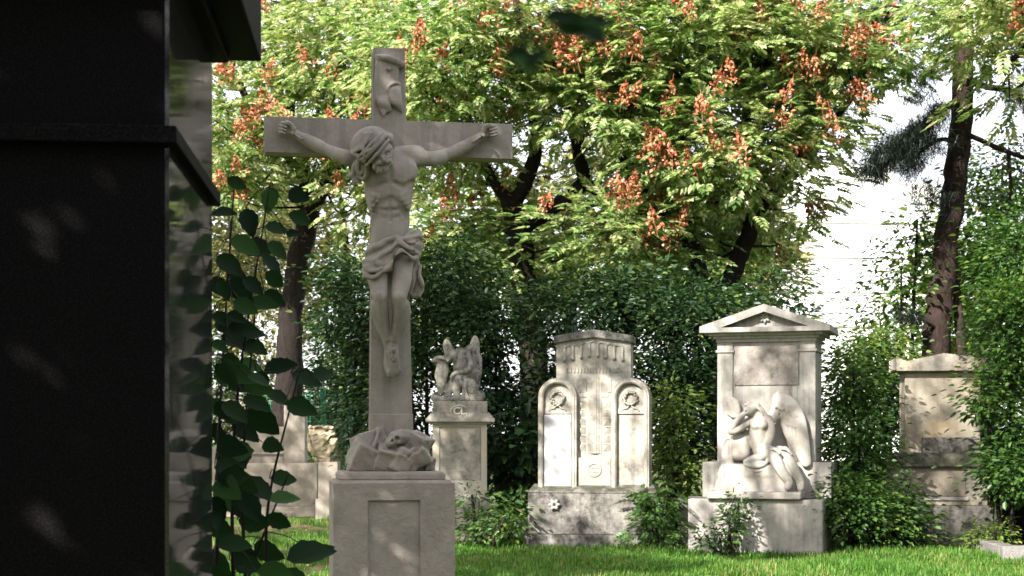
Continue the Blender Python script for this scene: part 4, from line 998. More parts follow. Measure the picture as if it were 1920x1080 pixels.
def limbs(paths, seg=9):
    "paths rows (px x, px y, Y, px radius)"
    b = MB(); pts = []
    for p in paths:
        q = np.array([list(W(x, y, Y)) + [r * Y / F] for x, y, Y, r in p])
        s_ = spline(q, 6) if len(q) > 2 else q
        rr = np.random.default_rng(len(pts) + 3)
        s_[:, :3] += rr.normal(size=(len(s_), 3)) * (s_[:, 3:4] * .07)
        b.tube(s_[:, :3], np.maximum(s_[:, 3], .006), seg); pts.append(s_)
    return b, np.concatenate(pts)

def branchlets(b, pts, P, rng, k, r0=.035):
    "thin branches from the nearest limb out to some of the clumps"
    idx = rng.choice(len(P), min(k, len(P)), replace=False)
    for t in P[idx]:
        d = np.linalg.norm((pts[:, :3] - t) * (1, 1, 1.4) + (0, 0, .5), axis=1); a = pts[np.argmin(d)]
        L_ = np.linalg.norm(t - a[:3]); mid = (a[:3] + t) / 2 + rng.normal(size=3) * L_ * .10 - (0, 0, L_ * .04)
        r = min(r0 * (.5 + L_ * .25), a[3] * .8)
        b.tube(spline([a[:3], mid, t], 5), np.linspace(r, .006, 11), 5, False)

def tree(name, label, cat, paths, crowns, n, per, spread, size, tpl, mat, seed, bark_m=M_bark, group=None, nb=60, r0=.035, base=None, shell=.45, lump=.3, droop=.3, up=.25, crown_name='crown'):
    B0 = W(*paths[0][0][:3]); B0[2] = 0
    root = empty(name, tuple(B0), 0, label, cat, group)
    P, D, rng = cloud(crowns, n, seed, shell, lump)
    b, pts = limbs(paths)
    if nb: branchlets(b, pts, P, rng, nb, r0)
    b.V = [v - B0 for v in b.V]
    b.build('trunk', bark_m, root, smooth=True)
    V, fs = sprays(P, D, rng, per, spread, size, tpl, droop, up)
    mesh_obj(crown_name, V - B0, fs, mat, root)
    return root, P, D, B0

# seed pod clusters of the golden rain trees
def pod_mesh(seed):
    rng = np.random.default_rng(seed); n = 46
    t = rng.uniform(0, 1, n); a = rng.uniform(0, 6.28, n); r = .17 * (1 - t) ** .7 * np.sqrt(rng.uniform(.15, 1, n))
    pos = np.stack([r * np.cos(a), r * np.sin(a), -.22 + .44 * t - .25 * r], 1)
    ov = np.array([(0, 0, .5), (.30, 0, -.05), (-.15, .26, -.05), (-.15, -.26, -.05), (0, 0, -.62)]); of = np.array([[0, 1, 2], [0, 2, 3], [0, 3, 1], [4, 2, 1], [4, 3, 2], [4, 1, 3]])
    d = np.stack([rng.normal(0, .3, n), rng.normal(0, .3, n), np.ones(n)], 1)
    M = rot_from(np.cross(d, rng.normal(size=(n, 3))), rng, 1)
    V, fs = stamp(ov, [of], pos, M, rng.uniform(.05, .085, n))
    st = MB().tube([(0, 0, .30), (.01, 0, 0), (0, .01, -.34)], [.003, .003, .002], 4)
    fs.append(np.concatenate([f for f in st.Fc if f.ndim == 2]) + len(V)); V = np.concatenate([V] + st.V)
    me_o = mesh_obj('seed_cluster', V, fs, G_seed); me = me_o.data; bpy.data.objects.remove(me_o); return me
PODS = [pod_mesh(k) for k in range(5)]
def pods(root, B0, P, D, k, seed, out=-.6):
    rng = np.random.default_rng(seed)
    w = np.clip(.2 - D[:, 1], .02, None) * np.clip(.75 + D[:, 2] * .4, .05, None)
    # clusters gather on some branches
    f_ = np.sin(P @ np.array([1.3, .7, .9]) + seed) + np.sin(P @ np.array([-.8, 1.1, 1.7])); w = w * np.exp(1.1 * f_)
    for i in rng.choice(len(P), k, replace=False, p=w / w.sum()):
        o = bpy.data.objects.new('seed_cluster', PODS[rng.integers(5)]); COL.objects.link(o); o.parent = root
        dn = D[i] / (np.linalg.norm(D[i]) + 1e-6)
        o.location = tuple(P[i] - B0 + dn * .38 + np.array((0, out, .15))); s_ = rng.uniform(.85, 1.4)
        o.scale = (s_ * 1.1, s_ * 1.1, s_ * rng.uniform(.7, 1.05)); o.rotation_euler = (rng.normal(0, .35), rng.normal(0, .35), rng.uniform(0, 6.28))

# --- golden rain trees behind the tombs
r_, P_, D_, B_ = tree('golden_rain_tree', 'golden rain tree with a dark leaning trunk, leftmost behind the crucifix', 'tree',
    [[(530, 900, 35, 32), (540, 720, 35, 27), (546, 600, 35, 23), (558, 500, 35, 21), (578, 410, 35, 20), (590, 360, 34.8, 18)],
     [(588, 380, 34.9, 18), (560, 300, 34.6, 14), (535, 220, 34.4, 13), (505, 130, 34.3, 11), (470, 60, 34.2, 8), (440, -30, 34, 5)],
     [(540, 230, 34.4, 12), (548, 120, 34.8, 10), (545, 20, 35, 9), (550, -90, 35, 7)],
     [(592, 375, 34.9, 16), (625, 320, 34.6, 13), (655, 240, 34.4, 10), (690, 130, 34.2, 8), (700, 20, 34, 5)],
     [(560, 310, 34.6, 10), (500, 250, 34.4, 9), (455, 170, 34.2, 7), (425, 90, 34, 5)]],
    [(425, 250, 33.5, 60, 130, 1.6), (430, 30, 36, 120, 90, 1.5, .6), (650, 80, 33.6, 130, 120, 2.0), (610, 225, 33.4, 90, 60, 1.4), (690, 310, 33.5, 90, 80, 1.4), (480, 330, 36.5, 70, 60, 1, .6)],
    270, 16, .42, .42, PIN, G_sun, 1, group='golden rain trees behind the tombs', nb=70, droop=.12, up=.15)
pods(r_, B_, P_, D_, 100, 3, -1.0)
r_, P_, D_, B_ = tree('golden_rain_tree', 'golden rain tree with orange seed clusters and forked dark branches, right of the crucifix head', 'tree',
    [[(1010, 980, 31, 30), (1000, 700, 31, 27), (985, 520, 31, 25), (972, 420, 30.8, 22), (955, 370, 30.6, 19)],
     [(960, 385, 30.7, 17), (985, 340, 30.4, 15), (1003, 290, 30.2, 13), (1002, 230, 30, 11), (985, 150, 30, 9), (990, 40, 30, 7), (1000, -80, 30, 5)],
     [(975, 430, 30.8, 17), (1050, 380, 30.5, 14), (1095, 340, 30.2, 14), (1085, 290, 30.1, 12), (1075, 200, 30, 10), (1108, 130, 29.9, 9), (1140, 70, 29.8, 7), (1165, -20, 29.8, 5)],
     [(1100, 345, 30.2, 12), (1150, 375, 29.9, 9), (1200, 380, 29.6, 7)],
     [(957, 380, 30.6, 13), (920, 330, 30.4, 10), (880, 230, 30.2, 8), (850, 100, 30, 6), (830, -20, 30, 4)],
     [(1100, 150, 29.9, 7), (1112, 100, 29.8, 6), (1105, 60, 29.7, 5)]],
    [(850, 100, 29.2, 160, 140, 2.2), (1040, 40, 29.4, 170, 110, 2.2), (1130, 190, 28.8, 140, 80, 1.6), (860, 270, 30.5, 90, 80, 1.4, .7), (1180, 290, 30.8, 110, 70, 1.0, .8), (1000, 450, 31.6, 160, 70, 1.0, .8), (1140, 440, 28.8, 110, 50, 1.2, .9), (900, 420, 31.5, 80, 80, 1, .6)],
    370, 16, .42, .42, PIN, G_sun, 2, group='golden rain trees behind the tombs', nb=80, droop=.12, up=.15)
pods(r_, B_, P_, D_, 100, 4)
r_, P_, D_, B_ = tree('golden_rain_tree', 'golden rain tree whose trunk forks in a V above the gabled tomb', 'tree',
    [[(1352, 1000, 30, 28), (1350, 700, 30, 25), (1343, 600, 30, 22), (1340, 560, 30, 20)],
     [(1340, 565, 30, 16), (1318, 520, 29.8, 14), (1302, 470, 29.6, 13), (1290, 400, 29.4, 11), (1283, 330, 29.3, 10), (1280, 200, 29.2, 8), (1300, 60, 29, 6), (1310, -60, 29, 4)],
     [(1342, 565, 30, 18), (1370, 520, 29.9, 17), (1392, 470, 29.8, 17), (1412, 415, 29.7, 15), (1418, 330, 29.6, 12), (1400, 220, 29.5, 10), (1440, 90, 29.4, 8), (1480, -30, 29.3, 5)],
     [(1412, 420, 29.7, 10), (1470, 330, 29.5, 8), (1550, 240, 29.3, 6), (1620, 160, 29.2, 4)],
     [(1300, 460, 29.6, 8), (1240, 400, 29.2, 7), (1190, 330, 29, 6), (1150, 280, 28.8, 4)],
     [(1180, 400, 29.2, 7), (1240, 390, 29.2, 8), (1285, 410, 29.4, 8)]],
    [(1330, 90, 28.6, 190, 130, 2.2), (1520, 90, 28.8, 140, 90, 1.8), (1350, 270, 28.4, 160, 80, 1.6), (1230, 440, 30.8, 100, 60, 1.2, .9), (1340, 430, 31.6, 150, 60, 1.0, .8), (1480, 340, 30.5, 60, 70, 1.0, .5), (1500, 230, 28.6, 90, 50, 1, .7), (1650, 80, 29, 60, 60, 1.2, .7)],
    380, 16, .42, .42, PIN, G_sun, 3, group='golden rain trees behind the tombs', nb=80, droop=.12, up=.15)
pods(r_, B_, P_, D_, 100, 5)
r_, P_, D_, B_ = tree('golden_rain_tree', 'golden rain tree hanging its orange clusters into the top right corner', 'tree',
    [[(2150, 980, 26, 36), (2140, 500, 26, 30), (2100, 100, 26, 24), (2040, -120, 26, 18)], [(2060, -90, 26, 14), (1960, -60, 25.6, 10), (1860, 0, 25.2, 6), (1800, 30, 25, 4)], [(2050, -60, 26, 12), (1960, 50, 25.6, 8), (1890, 120, 25.2, 5)]],
    [(1900, 0, 25.2, 120, 90, 1.6), (2080, -120, 26, 240, 140, 3), (1930, 120, 25.4, 70, 70, 1, .7)],
    170, 16, .42, .42, PIN, G_sun, 6, group='golden rain trees behind the tombs', nb=30, droop=.12, up=.15)
pods(r_, B_, P_, D_, 60, 8)

# --- pine on the right
B0 = W(1755, 823, 28.5); B0[2] = 0
root = empty('pine_tree', tuple(B0), 0, 'tall pine with a reddish bare trunk and drooping dark boughs at the right', 'pine tree')
b, pts = limbs([[(1740, 1000, 28.5, 30), (1752, 680, 28.5, 27), (1766, 560, 28.5, 25), (1776, 460, 28.5, 23), (1790, 340, 28.5, 22), (1802, 240, 28.5, 21), (1806, 120, 28.5, 19), (1806, 0, 28.5, 19), (1812, -160, 28.5, 15)],
    [(1795, 190, 28.4, 6), (1770, 205, 28, 5), (1730, 240, 27.6, 4.5), (1690, 275, 27.3, 3.5), (1650, 310, 27, 2)],
    [(1795, 265, 28.4, 5), (1760, 262, 28.1, 4), (1725, 285, 27.9, 3), (1700, 320, 27.8, 2)],
    [(1815, 150, 28.4, 7), (1850, 163, 28.1, 6), (1890, 170, 27.9, 5.5), (1950, 200, 27.6, 4)],
    [(1815, 252, 28.4, 5), (1850, 268, 28.1, 5), (1890, 285, 27.8, 4.5), (1960, 310, 27.5, 3)],
    [(1900, 172, 27.9, 4), (1925, 150, 27.7, 3), (1945, 110, 27.6, 2)],
    [(1890, 285, 27.8, 3.5), (1895, 360, 27.7, 3), (1880, 430, 27.6, 2), (1870, 470, 27.5, 1.5)],
    [(1795, 60, 28.4, 6), (1760, 30, 28, 5), (1700, 10, 27.7, 4), (1650, 30, 27.5, 2)],
    [(1762, 620, 28.4, 4), (1730, 600, 28.1, 3), (1690, 590, 27.9, 2)],
    [(1806, 690, 28.6, 11), (1800, 620, 28.6, 10), (1795, 560, 28.7, 8), (1790, 500, 28.8, 5)]])
b.V = [v - B0 for v in b.V]; b.build('trunk', M_bark2, root, smooth=True)
nd = np.array([(0, -.03, 0), (0, .03, 0), (1, 0, -.1)]), [np.array([[0, 1, 2]])]
rng = np.random.default_rng(31); Pn = []
for (x0, y0, Y0, x1, y1, Y1, k, w_) in ((1770, 205, 28, 1625, 325, 27, 330, 12), (1735, 250, 27.8, 1650, 308, 27, 210, 20), (1760, 262, 28.1, 1700, 320, 27.8, 70, 14), (1720, 180, 27.8, 1760, 110, 28, 60, 18), (1890, 170, 27.9, 1950, 200, 27.6, 60, 14), (1700, 8, 27.7, 1640, 30, 27.5, 70, 16), (1925, 150, 27.7, 1945, 100, 27.6, 40, 14), (1690, 590, 27.9, 1730, 600, 28.1, 30, 12), (1720, 340, 28, 1750, 390, 28.2, 60, 22)):
    t = rng.uniform(0, 1, k)[:, None]; q = W(x0, y0, Y0) * (1 - t) + W(x1, y1, Y1) * t; Pn.append(q + rng.normal(size=q.shape) * w_ * 28 / F * (1, 1, .7))
Pn = np.concatenate(Pn); c_ = np.repeat(Pn, 26, 0); d_ = rng.normal(size=c_.shape) + (-.5, -.3, -.5)
V, fs = stamp(nd[0], nd[1], c_ + rng.normal(size=c_.shape) * .04, rot_from(d_, rng), rng.uniform(.12, .24, len(c_)))
mesh_obj('crown', V - B0, fs, G_needle, root)

# --- shrubs
def shrub(name, label, crowns, n, per, size, mat, seed, tpl=KITE, group=None, spread=.2, stems=None, cat='shrub', nb=14, shell=.35, twig=M_bark, lump=.35, droop=.35, up=.1):
    c0 = crowns[0]; Y = c0[2]; gx = c0[0]
    if mat is G_dark: n = int(n * .85); lump = .5
    if tpl is KITE: size *= .74; per = int(per * 1.6)
    if stems is None:
        stems = []
        for k, c in enumerate(crowns):
            yb = HY + EYE * F / c[2]
            stems.append([(gx + (c[0] - gx) * .3, yb + 5, c[2], 5), (gx + (c[0] - gx) * .6, (yb + c[1]) / 2, c[2], 4), (c[0], c[1] - c[4] * .3, c[2], 2)])
    return tree(name, label, cat, stems, crowns, n, per, spread, size, tpl, mat, seed, twig, group, nb, .012, None, shell, lump, droop, up, 'foliage')
ELD = 'dark elder shrubs behind the tombs'
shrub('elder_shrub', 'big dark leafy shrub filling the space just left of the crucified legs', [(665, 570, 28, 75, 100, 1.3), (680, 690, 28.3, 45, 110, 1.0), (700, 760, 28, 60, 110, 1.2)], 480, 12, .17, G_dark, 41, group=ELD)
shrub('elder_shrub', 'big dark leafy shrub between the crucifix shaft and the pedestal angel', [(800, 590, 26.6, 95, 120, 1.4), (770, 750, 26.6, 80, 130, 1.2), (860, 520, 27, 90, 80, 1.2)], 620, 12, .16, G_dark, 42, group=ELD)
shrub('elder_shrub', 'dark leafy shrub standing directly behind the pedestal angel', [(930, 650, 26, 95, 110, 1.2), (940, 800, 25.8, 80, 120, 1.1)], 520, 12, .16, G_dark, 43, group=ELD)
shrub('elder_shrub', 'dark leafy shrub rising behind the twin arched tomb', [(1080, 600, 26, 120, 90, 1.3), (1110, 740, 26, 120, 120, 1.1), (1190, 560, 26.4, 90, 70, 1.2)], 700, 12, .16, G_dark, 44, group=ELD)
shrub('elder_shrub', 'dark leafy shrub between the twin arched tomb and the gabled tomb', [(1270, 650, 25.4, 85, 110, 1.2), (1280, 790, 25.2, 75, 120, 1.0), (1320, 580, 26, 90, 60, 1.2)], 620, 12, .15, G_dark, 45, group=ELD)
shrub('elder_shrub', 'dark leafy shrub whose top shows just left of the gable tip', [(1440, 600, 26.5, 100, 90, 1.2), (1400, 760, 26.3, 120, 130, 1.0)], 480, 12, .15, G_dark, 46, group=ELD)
shrub('leafy_shrub', 'yellow-green shrub in sun under the leaning trunk, left of the crucifix', [(460, 620, 40, 110, 150, 1.5), (480, 480, 41, 120, 110, 1.5)], 300, 11, .2, G_pale, 47, twig=M_twig, nb=60, spread=.3)
shrub('leafy_shrub', 'big-leaved shrub beside the base of the angel pedestal', [(940, 880, 24.4, 45, 80, .5), (985, 850, 24.2, 30, 80, .4)], 60, 8, .32, G_dark, 48, tpl=leaf_shape(.36), spread=.15)
shrub('leafy_shrub', 'light green shrub in the gap right of the twin arched tomb', [(1262, 800, 23.6, 30, 75, .4), (1270, 900, 23.4, 35, 60, .4)], 110, 9, .14, G_light, 49)
shrub('leafy_shrub', 'bright leafy shrub growing up the right side of the gabled tomb', [(1600, 720, 22.8, 38, 85, .5), (1612, 850, 22.4, 55, 90, .6), (1590, 960, 21.6, 62, 70, .5), (1660, 985, 21.8, 50, 50, .4)], 430, 10, .13, G_mid, 50)
shrub('leafy_shrub', 'light yellow-green bush in sunlight behind the gabled tomb, at its right edge', [(1625, 670, 27, 50, 50, .8), (1655, 700, 27, 55, 80, .8)], 190, 10, .15, G_light, 51)
shrub('leafy_shrub', 'loose open shrub with gaps of white sky beside the pine trunk', [(1690, 530, 29, 85, 100, .9), (1650, 620, 29, 70, 60, .8), (1720, 430, 29.5, 60, 60, .8), (1690, 560, 29, 50, 60, .8, .6)], 150, 8, .17, G_mid, 52, nb=40, spread=.25)
shrub('leafy_shrub', 'large dark overhanging shrub at the right edge hiding half of the overgrown tomb', [(1895, 620, 22.4, 62, 110, .8), (1900, 800, 22.2, 45, 110, .6), (1905, 480, 23.5, 55, 100, 1.0), (1845, 740, 22.3, 30, 45, .4, .7), (1900, 890, 21.5, 40, 50, .5)], 620, 11, .14, G_mid, 53)
shrub('leafy_shrub', 'dark tree-like shrub behind the pine trunk on the right', [(1850, 430, 30, 100, 120, 1.2), (1880, 330, 31, 80, 80, 1.2)], 300, 10, .18, G_mid, 54, nb=30, spread=.28)
SAP = 'young shrubs growing against the tomb bases'
shrub('young_shrub', 'low green shrub at the foot of the angel pedestal, next to the crucifix plinth', [(900, 985, 22.8, 38, 32, .35), (955, 965, 22.4, 28, 45, .35), (885, 935, 23, 25, 25, .3, .5)], 95, 7, .12, G_mid, 55, group=SAP, spread=.13)
shrub('young_shrub', 'feathery green shrub against the right corner of the twin arched tomb', [(1232, 985, 21.8, 32, 35, .3), (1215, 935, 21.9, 32, 18, .25, .8), (1245, 930, 22, 18, 28, .25)], 70, 4, .22, G_mid, 56, tpl=PIN, group=SAP, spread=.12)
shrub('young_shrub', 'thin green climber on the pale base in front of the seated angel', [(1368, 995, 21.0, 32, 38, .12), (1385, 950, 21.0, 26, 24, .10, .8), (1325, 1015, 20.95, 25, 20, .12)], 60, 6, .11, G_mid, 57, group=SAP, spread=.1)
shrub('young_shrub', 'dark green shrub in front of the overgrown tomb base', [(1712, 990, 22, 40, 38, .3), (1690, 930, 22.2, 25, 35, .25)], 90, 8, .12, G_mid, 58, group=SAP, spread=.13)
shrub('young_shrub', 'small green plant between the overgrown tomb and the grey kerb', [(1830, 1010, 21.8, 35, 25, .3), (1870, 1000, 21.6, 25, 30, .3)], 60, 8, .1, G_light, 59, group=SAP, spread=.1)

shrub('leafy_shrub', 'sunlit dry brush far behind the shield stone and the mesh fence', [(600, 800, 42, 110, 90, 1.2), (480, 800, 42, 120, 90, 1.2), (690, 700, 43, 80, 120, 1.2)], 420, 10, .2, G_pale, 60, twig=M_twig, nb=50, spread=.3)
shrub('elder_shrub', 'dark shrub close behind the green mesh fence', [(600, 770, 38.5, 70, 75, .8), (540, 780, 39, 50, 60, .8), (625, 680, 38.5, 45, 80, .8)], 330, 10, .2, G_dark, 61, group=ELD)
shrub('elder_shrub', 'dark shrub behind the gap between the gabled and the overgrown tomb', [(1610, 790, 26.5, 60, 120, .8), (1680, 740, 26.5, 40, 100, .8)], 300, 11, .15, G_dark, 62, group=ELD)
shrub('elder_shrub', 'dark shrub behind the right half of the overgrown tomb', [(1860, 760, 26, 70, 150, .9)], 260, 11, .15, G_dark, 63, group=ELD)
# --- trees far behind
FAR = 'pale trees far behind the graveyard'
for k, (x, y, Y, rx, ry, mat, lb) in enumerate(((430, 430, 52, 150, 180, G_pale, 'pale sunlit tree far behind the leaning trunk'), (640, 430, 55, 150, 200, G_pale, 'pale sunlit tree far behind the loincloth of the crucified figure'), (880, 480, 54, 150, 160, G_light, 'light green tree far behind the pedestal angel'),
        (1060, 440, 56, 150, 170, G_pale, 'pale tree far behind the twin arched tomb'), (1260, 470, 54, 140, 130, G_light, 'light green tree far behind the left fork of the V trunk'), (1420, 490, 58, 70, 110, G_pale, 'pale tree far behind the right fork of the V trunk'), (1840, 520, 50, 130, 190, G_light, 'light green tree far behind the pine trunk'))):
    tree('background_tree', lb, 'tree', [[(x, 1000 if Y < 0 else 925, Y, 14), (x + 8, y + ry * .5, Y, 10), (x, y - ry * .3, Y, 5)]], [(x, y, Y, rx, ry, 2.4), (x - rx * .5, y + ry * .4, Y, rx * .7, ry * .6, 2)], 330, 10, .45, .34, KITE, mat, 70 + k, group=FAR, nb=30)

# --- pale apartment house far behind on the right
bh = Site(1600, 85, 6)
house = bh.root('apartment_house', 'pale apartment house with rows of windows glimpsed behind the V-forked tree', 'house')
m_wall = plain('pale_render', (.82, .81, .79), .9, .2, .05, 2)
X, Z = bh.X, bh.Z
b = MB().box(X(1450), X(1760), 0, 10, -1, Z(345)); b.build('wall', m_wall, house)
b = MB().box(X(1450) + .02, X(1760) - .02, .02, 9.98, Z(345), Z(338)); b.box(X(1450), X(1690), 1.5, 9, Z(338), Z(300)); b.build('roof', plain('roof_render', (.74, .72, .69), .9, .2), house)
m_win = plain('window_glass', (.50, .53, .56), .3, .5)
for yy in (385, 450, 515, 580, 645):
    MB().box(X(1445), X(1765), -.10, -.002, Z(yy + 33), Z(yy + 29)).build('balcony_slab', m_wall, house)
    for xx in range(1475, 1750, 46):
        wd_ = MB().box(X(xx), X(xx + 22), -.06, .1, Z(yy + 24), Z(yy - 8)).build('window', m_win, house)

# --- shrub of big dark leaves close by, between the monument and the crucifix
def ovate(n=9, w=.66):
    t = np.linspace(0, 1, n); hw = w / 2 * np.sin(np.pi * np.clip(t, 0, 1) ** .8) ** .8 * (1 - .12 * t)
    hw[1:-1] *= 1 + .06 * (-1) ** np.arange(n - 2)
    z = -.10 * t ** 2
    V = [(t[i], 0, z[i]) for i in range(n)] + [(t[i] + .02, hw[i], z[i] + .12 * hw[i] / w * 2) for i in range(n)] + [(t[i] + .02, -hw[i], z[i] + .12 * hw[i] / w * 2) for i in range(n)]
    i = np.arange(n - 1)
    return np.array(V), [np.concatenate([np.stack([i, i + 1, n + i + 1, n + i], 1), np.stack([i, 2 * n + i, 2 * n + i + 1, i + 1], 1)])]
NL = [(425, 335, 40, 20), (512, 350, 52, 95), (540, 360, 45, 30), (395, 402, 52, 10), (460, 390, 58, 80), (540, 400, 45, 15), (495, 425, 46, 20), (535, 440, 30, 0), (455, 462, 62, 20), (500, 455, 46, 35), (490, 480, 50, 40), (405, 480, 62, 40), (395, 520, 50, 60), (425, 525, 66, 45), (455, 520, 50, 30), (465, 568, 60, 8), (495, 545, 48, 15), (435, 565, 52, 30), (395, 590, 50, 20), (420, 630, 55, 12), (450, 625, 46, -10), (460, 640, 48, 25), (395, 640, 40, 40), (405, 680, 34, 60),
    (505, 695, 56, -6), (545, 700, 62, 20), (585, 705, 40, -15), (410, 690, 76, 15), (455, 715, 62, 25), (535, 755, 64, 10), (465, 760, 78, 40), (455, 745, 60, 10), (415, 755, 62, 30), (395, 745, 46, 70), (500, 735, 50, 30), (405, 830, 64, 10), (430, 840, 50, 60), (450, 900, 76, 20), (505, 897, 50, -5), (445, 890, 52, 45), (405, 900, 60, 30), (430, 935, 62, 35), (395, 930, 55, 60), (505, 940, 55, 10), (395, 975, 60, 20), (445, 975, 64, 10), (500, 965, 50, 25), (405, 1020, 66, 15), (475, 1020, 64, 20), (535, 1050, 95, -14), (590, 1040, 40, -40), (430, 1050, 66, 25), (480, 1070, 70, 5), (395, 1070, 60, 50), (525, 1075, 60, 30)]
rng = np.random.default_rng(99)
for k in range(45): NL.append((rng.uniform(385, 440) if k % 4 else rng.uniform(400, 500), rng.uniform(440, 1120), rng.uniform(40, 66), rng.uniform(-15, 75)))
B0 = W(430, 823, 5.6); B0[2] = 0
root = empty('leafy_bush', tuple(B0), 0, 'dark bush of large oval leaves growing behind the black monument edge', 'shrub')
tip, dr, sz = [], [], []
for x, y, l, a in NL:
    Y = rng.uniform(5.25, 5.95)
    p0 = W(x, y, Y); a = R(a + rng.normal(0, 8)); p1 = W(x + l * math.cos(a), y + l * math.sin(a), Y) + (0, rng.normal(0, .03), 0)
    tip.append(p0); dr.append(p1 - p0); sz.append(np.linalg.norm(p1 - p0))
tip, dr, sz = np.array(tip), np.array(dr), np.array(sz)
d = dr / sz[:, None]; nrm = np.array([0, -1.0, .45]) + rng.normal(size=d.shape) * (.35, .2, .35)
y_ = np.cross(nrm, d); y_ /= np.linalg.norm(y_, axis=1)[:, None]; M = np.stack([d, y_, np.cross(d, y_)], 2)
V, fs = stamp(*ovate(), tip, M, sz)
G_near = leaf_mat('bush_and_shaded_twig_leaves', [(0, (.005, .016, .006)), (.6, (.010, .030, .008)), (1, (.026, .068, .014))], trans=.22, rough=.6, clump=.3, scale=2.0, spec=.10)
mesh_obj('foliage', V - B0, fs, G_near, root, smooth=True)
b = MB(); bases = [W(x, 1180, Y) for x, Y in ((400, 5.5), (440, 5.6), (470, 5.7), (520, 5.6))]; mains = []
for k, (xb, xm, xt, yt) in enumerate(((405, 412, 440, 330), (440, 440, 505, 350), (470, 455, 480, 560), (520, 500, 560, 700), (430, 470, 540, 890))):
    q = spline([W(xb, 1250, 5.6), W(xm, (1250 + yt) / 2, 5.6 + .05 * k), W(xt, yt, 5.55 + .05 * k)], 12); mains.append(q); b.tube(q, np.linspace(.009, .0025, len(q)), 6)
mm = np.concatenate(mains)
for t in tip:
    a = mm[np.argmin(np.linalg.norm(mm - t + (0, 0, -.06), axis=1))]
    if np.linalg.norm(a - t) < .5: b.tube(spline([a, (a + t) / 2 + (0, 0, .02), t], 3), .002, 4, False)
b.V = [v - B0 for v in b.V]; b.build('stems', M_bark, root, smooth=True)
# --- what stands on either side of the picture
for k, (x, y, Y, rx, ry, mt, lb) in enumerate(((330, 700, 36, 110, 150, G_dark, 'dark shrub hidden behind the black monument, nearest its right edge'), (120, 690, 36, 150, 160, G_mid, 'green shrub hidden behind the black monument'), (-130, 690, 35, 150, 170, G_dark, 'dark shrub beyond the left edge of the picture'), (-420, 680, 34, 170, 170, G_mid, 'green shrub far beyond the left edge of the picture'),
        (2040, 680, 25, 120, 190, G_mid, 'green shrub just beyond the right edge of the picture'), (2290, 690, 25, 160, 180, G_dark, 'dark shrub beyond the right edge of the picture'), (2560, 690, 25, 160, 180, G_mid, 'green shrub far beyond the right edge of the picture'))):
    shrub('leafy_shrub', lb, [(x, y, Y, rx, ry, 1.2), (x + rx * .5, y + ry * .55, Y, rx * .8, ry * .6, 1.0)], 330, 10, .19, mt, 140 + k)
for k, (x, Y, lb) in enumerate(((150, 38, 'golden rain tree hidden behind the black monument'), (-250, 37, 'golden rain tree beyond the left edge of the picture'), (2480, 34, 'golden rain tree beyond the right edge of the picture'))):
    r_, P_, D_, B_ = tree('golden_rain_tree', lb, 'tree', [[(x, 960, Y, 26), (x + 10, 700, Y, 22), (x, 480, Y, 18), (x - 20, 250, Y, 11), (x, 20, Y, 5)], [(x + 2, 520, Y, 13), (x + 80, 330, Y, 9), (x + 120, 120, Y, 5)]],
        [(x - 60, 120, Y, 190, 170, 2.4), (x + 90, 260, Y, 170, 140, 2.2)], 260, 15, .42, .42, PIN, G_sun, 150 + k, group='golden rain trees behind the tombs', nb=40, droop=.12, up=.15)
    pods(r_, B_, P_, D_, 45, 160 + k)
for k, (x, y, Y, mt, lb) in enumerate(((180, 480, 55, G_pale, 'pale tree far behind the black monument'), (-150, 470, 55, G_light, 'light green tree far beyond the left edge'), (-520, 480, 52, G_pale, 'pale tree farthest beyond the left edge'), (2120, 480, 52, G_light, 'light green tree far beyond the right edge'), (2420, 480, 54, G_pale, 'pale tree farthest beyond the right edge'))):
    tree('background_tree', lb, 'tree', [[(x, 925, Y, 14), (x + 8, y + 100, Y, 10), (x, y - 60, Y, 5)]], [(x, y, Y, 170, 200, 2.6), (x - 80, y + 100, Y, 130, 120, 2)], 300, 10, .45, .34, KITE, mt, 170 + k, group=FAR, nb=20)
# ================================================================== trees outside the picture whose crowns shade it
AZ0, EL0 = R(38), R(37)
def sunward(v, H, w_):
    "point at distance w_ along the light, v across it, whose shadow runs at height H"
    return np.array([v * math.cos(AZ0) + w_ * math.sin(AZ0), -v * math.sin(AZ0) + w_ * math.cos(AZ0), H - w_ * math.tan(EL0)])
G_shade = leaf_mat('lime_leaves', [(0, (.03, .07, .012)), (1, (.08, .14, .03))], trans=.3, clump=.3)
def shade_tree(label, trunk, blobs, seed, extra=None):
    "blobs: (v, H, w, radius across, radius up, radius along, clumps)"
    rng = np.random.default_rng(seed); B0 = np.array(trunk[0], float)
    root = empty('lime_tree', tuple(B0), 0, label, 'tree', 'lime trees by the path')
    P, D = [], []
    for k, (v, H, w_, rv, rh, rw, n) in enumerate(blobs):
        p, q = blob_points(n, sunward(v, H, w_), ((rv + rw) / 2, (rv + rw) / 2, rh), rng, .25, .25, seed * 7 + k); P.append(p); D.append(q)
    P, D = np.concatenate(P), np.concatenate(D)
    b = MB(); q = spline([np.array(t) - B0 for t in trunk], 6); rr = np.linspace(.26, .08, len(q)); b.tube(q, rr, 10)
    pts = np.concatenate([q + B0, rr[:, None]], 1)
    branchlets(b, np.concatenate([pts[len(pts) // 3:] - np.array([*B0, 0])]), P - B0, rng, 60, .05)
    if extra is not None:
        for e in extra: b.tube(spline(np.array(e) - B0, 6), np.linspace(.04, .0015, (len(e) - 1) * 6 + 1), 7)
    b.build('trunk', M_bark, root, smooth=True)
    V, fs = sprays(P, D, rng, 11, .26, .17, KITE)
    return root, B0, V, fs, P, rng
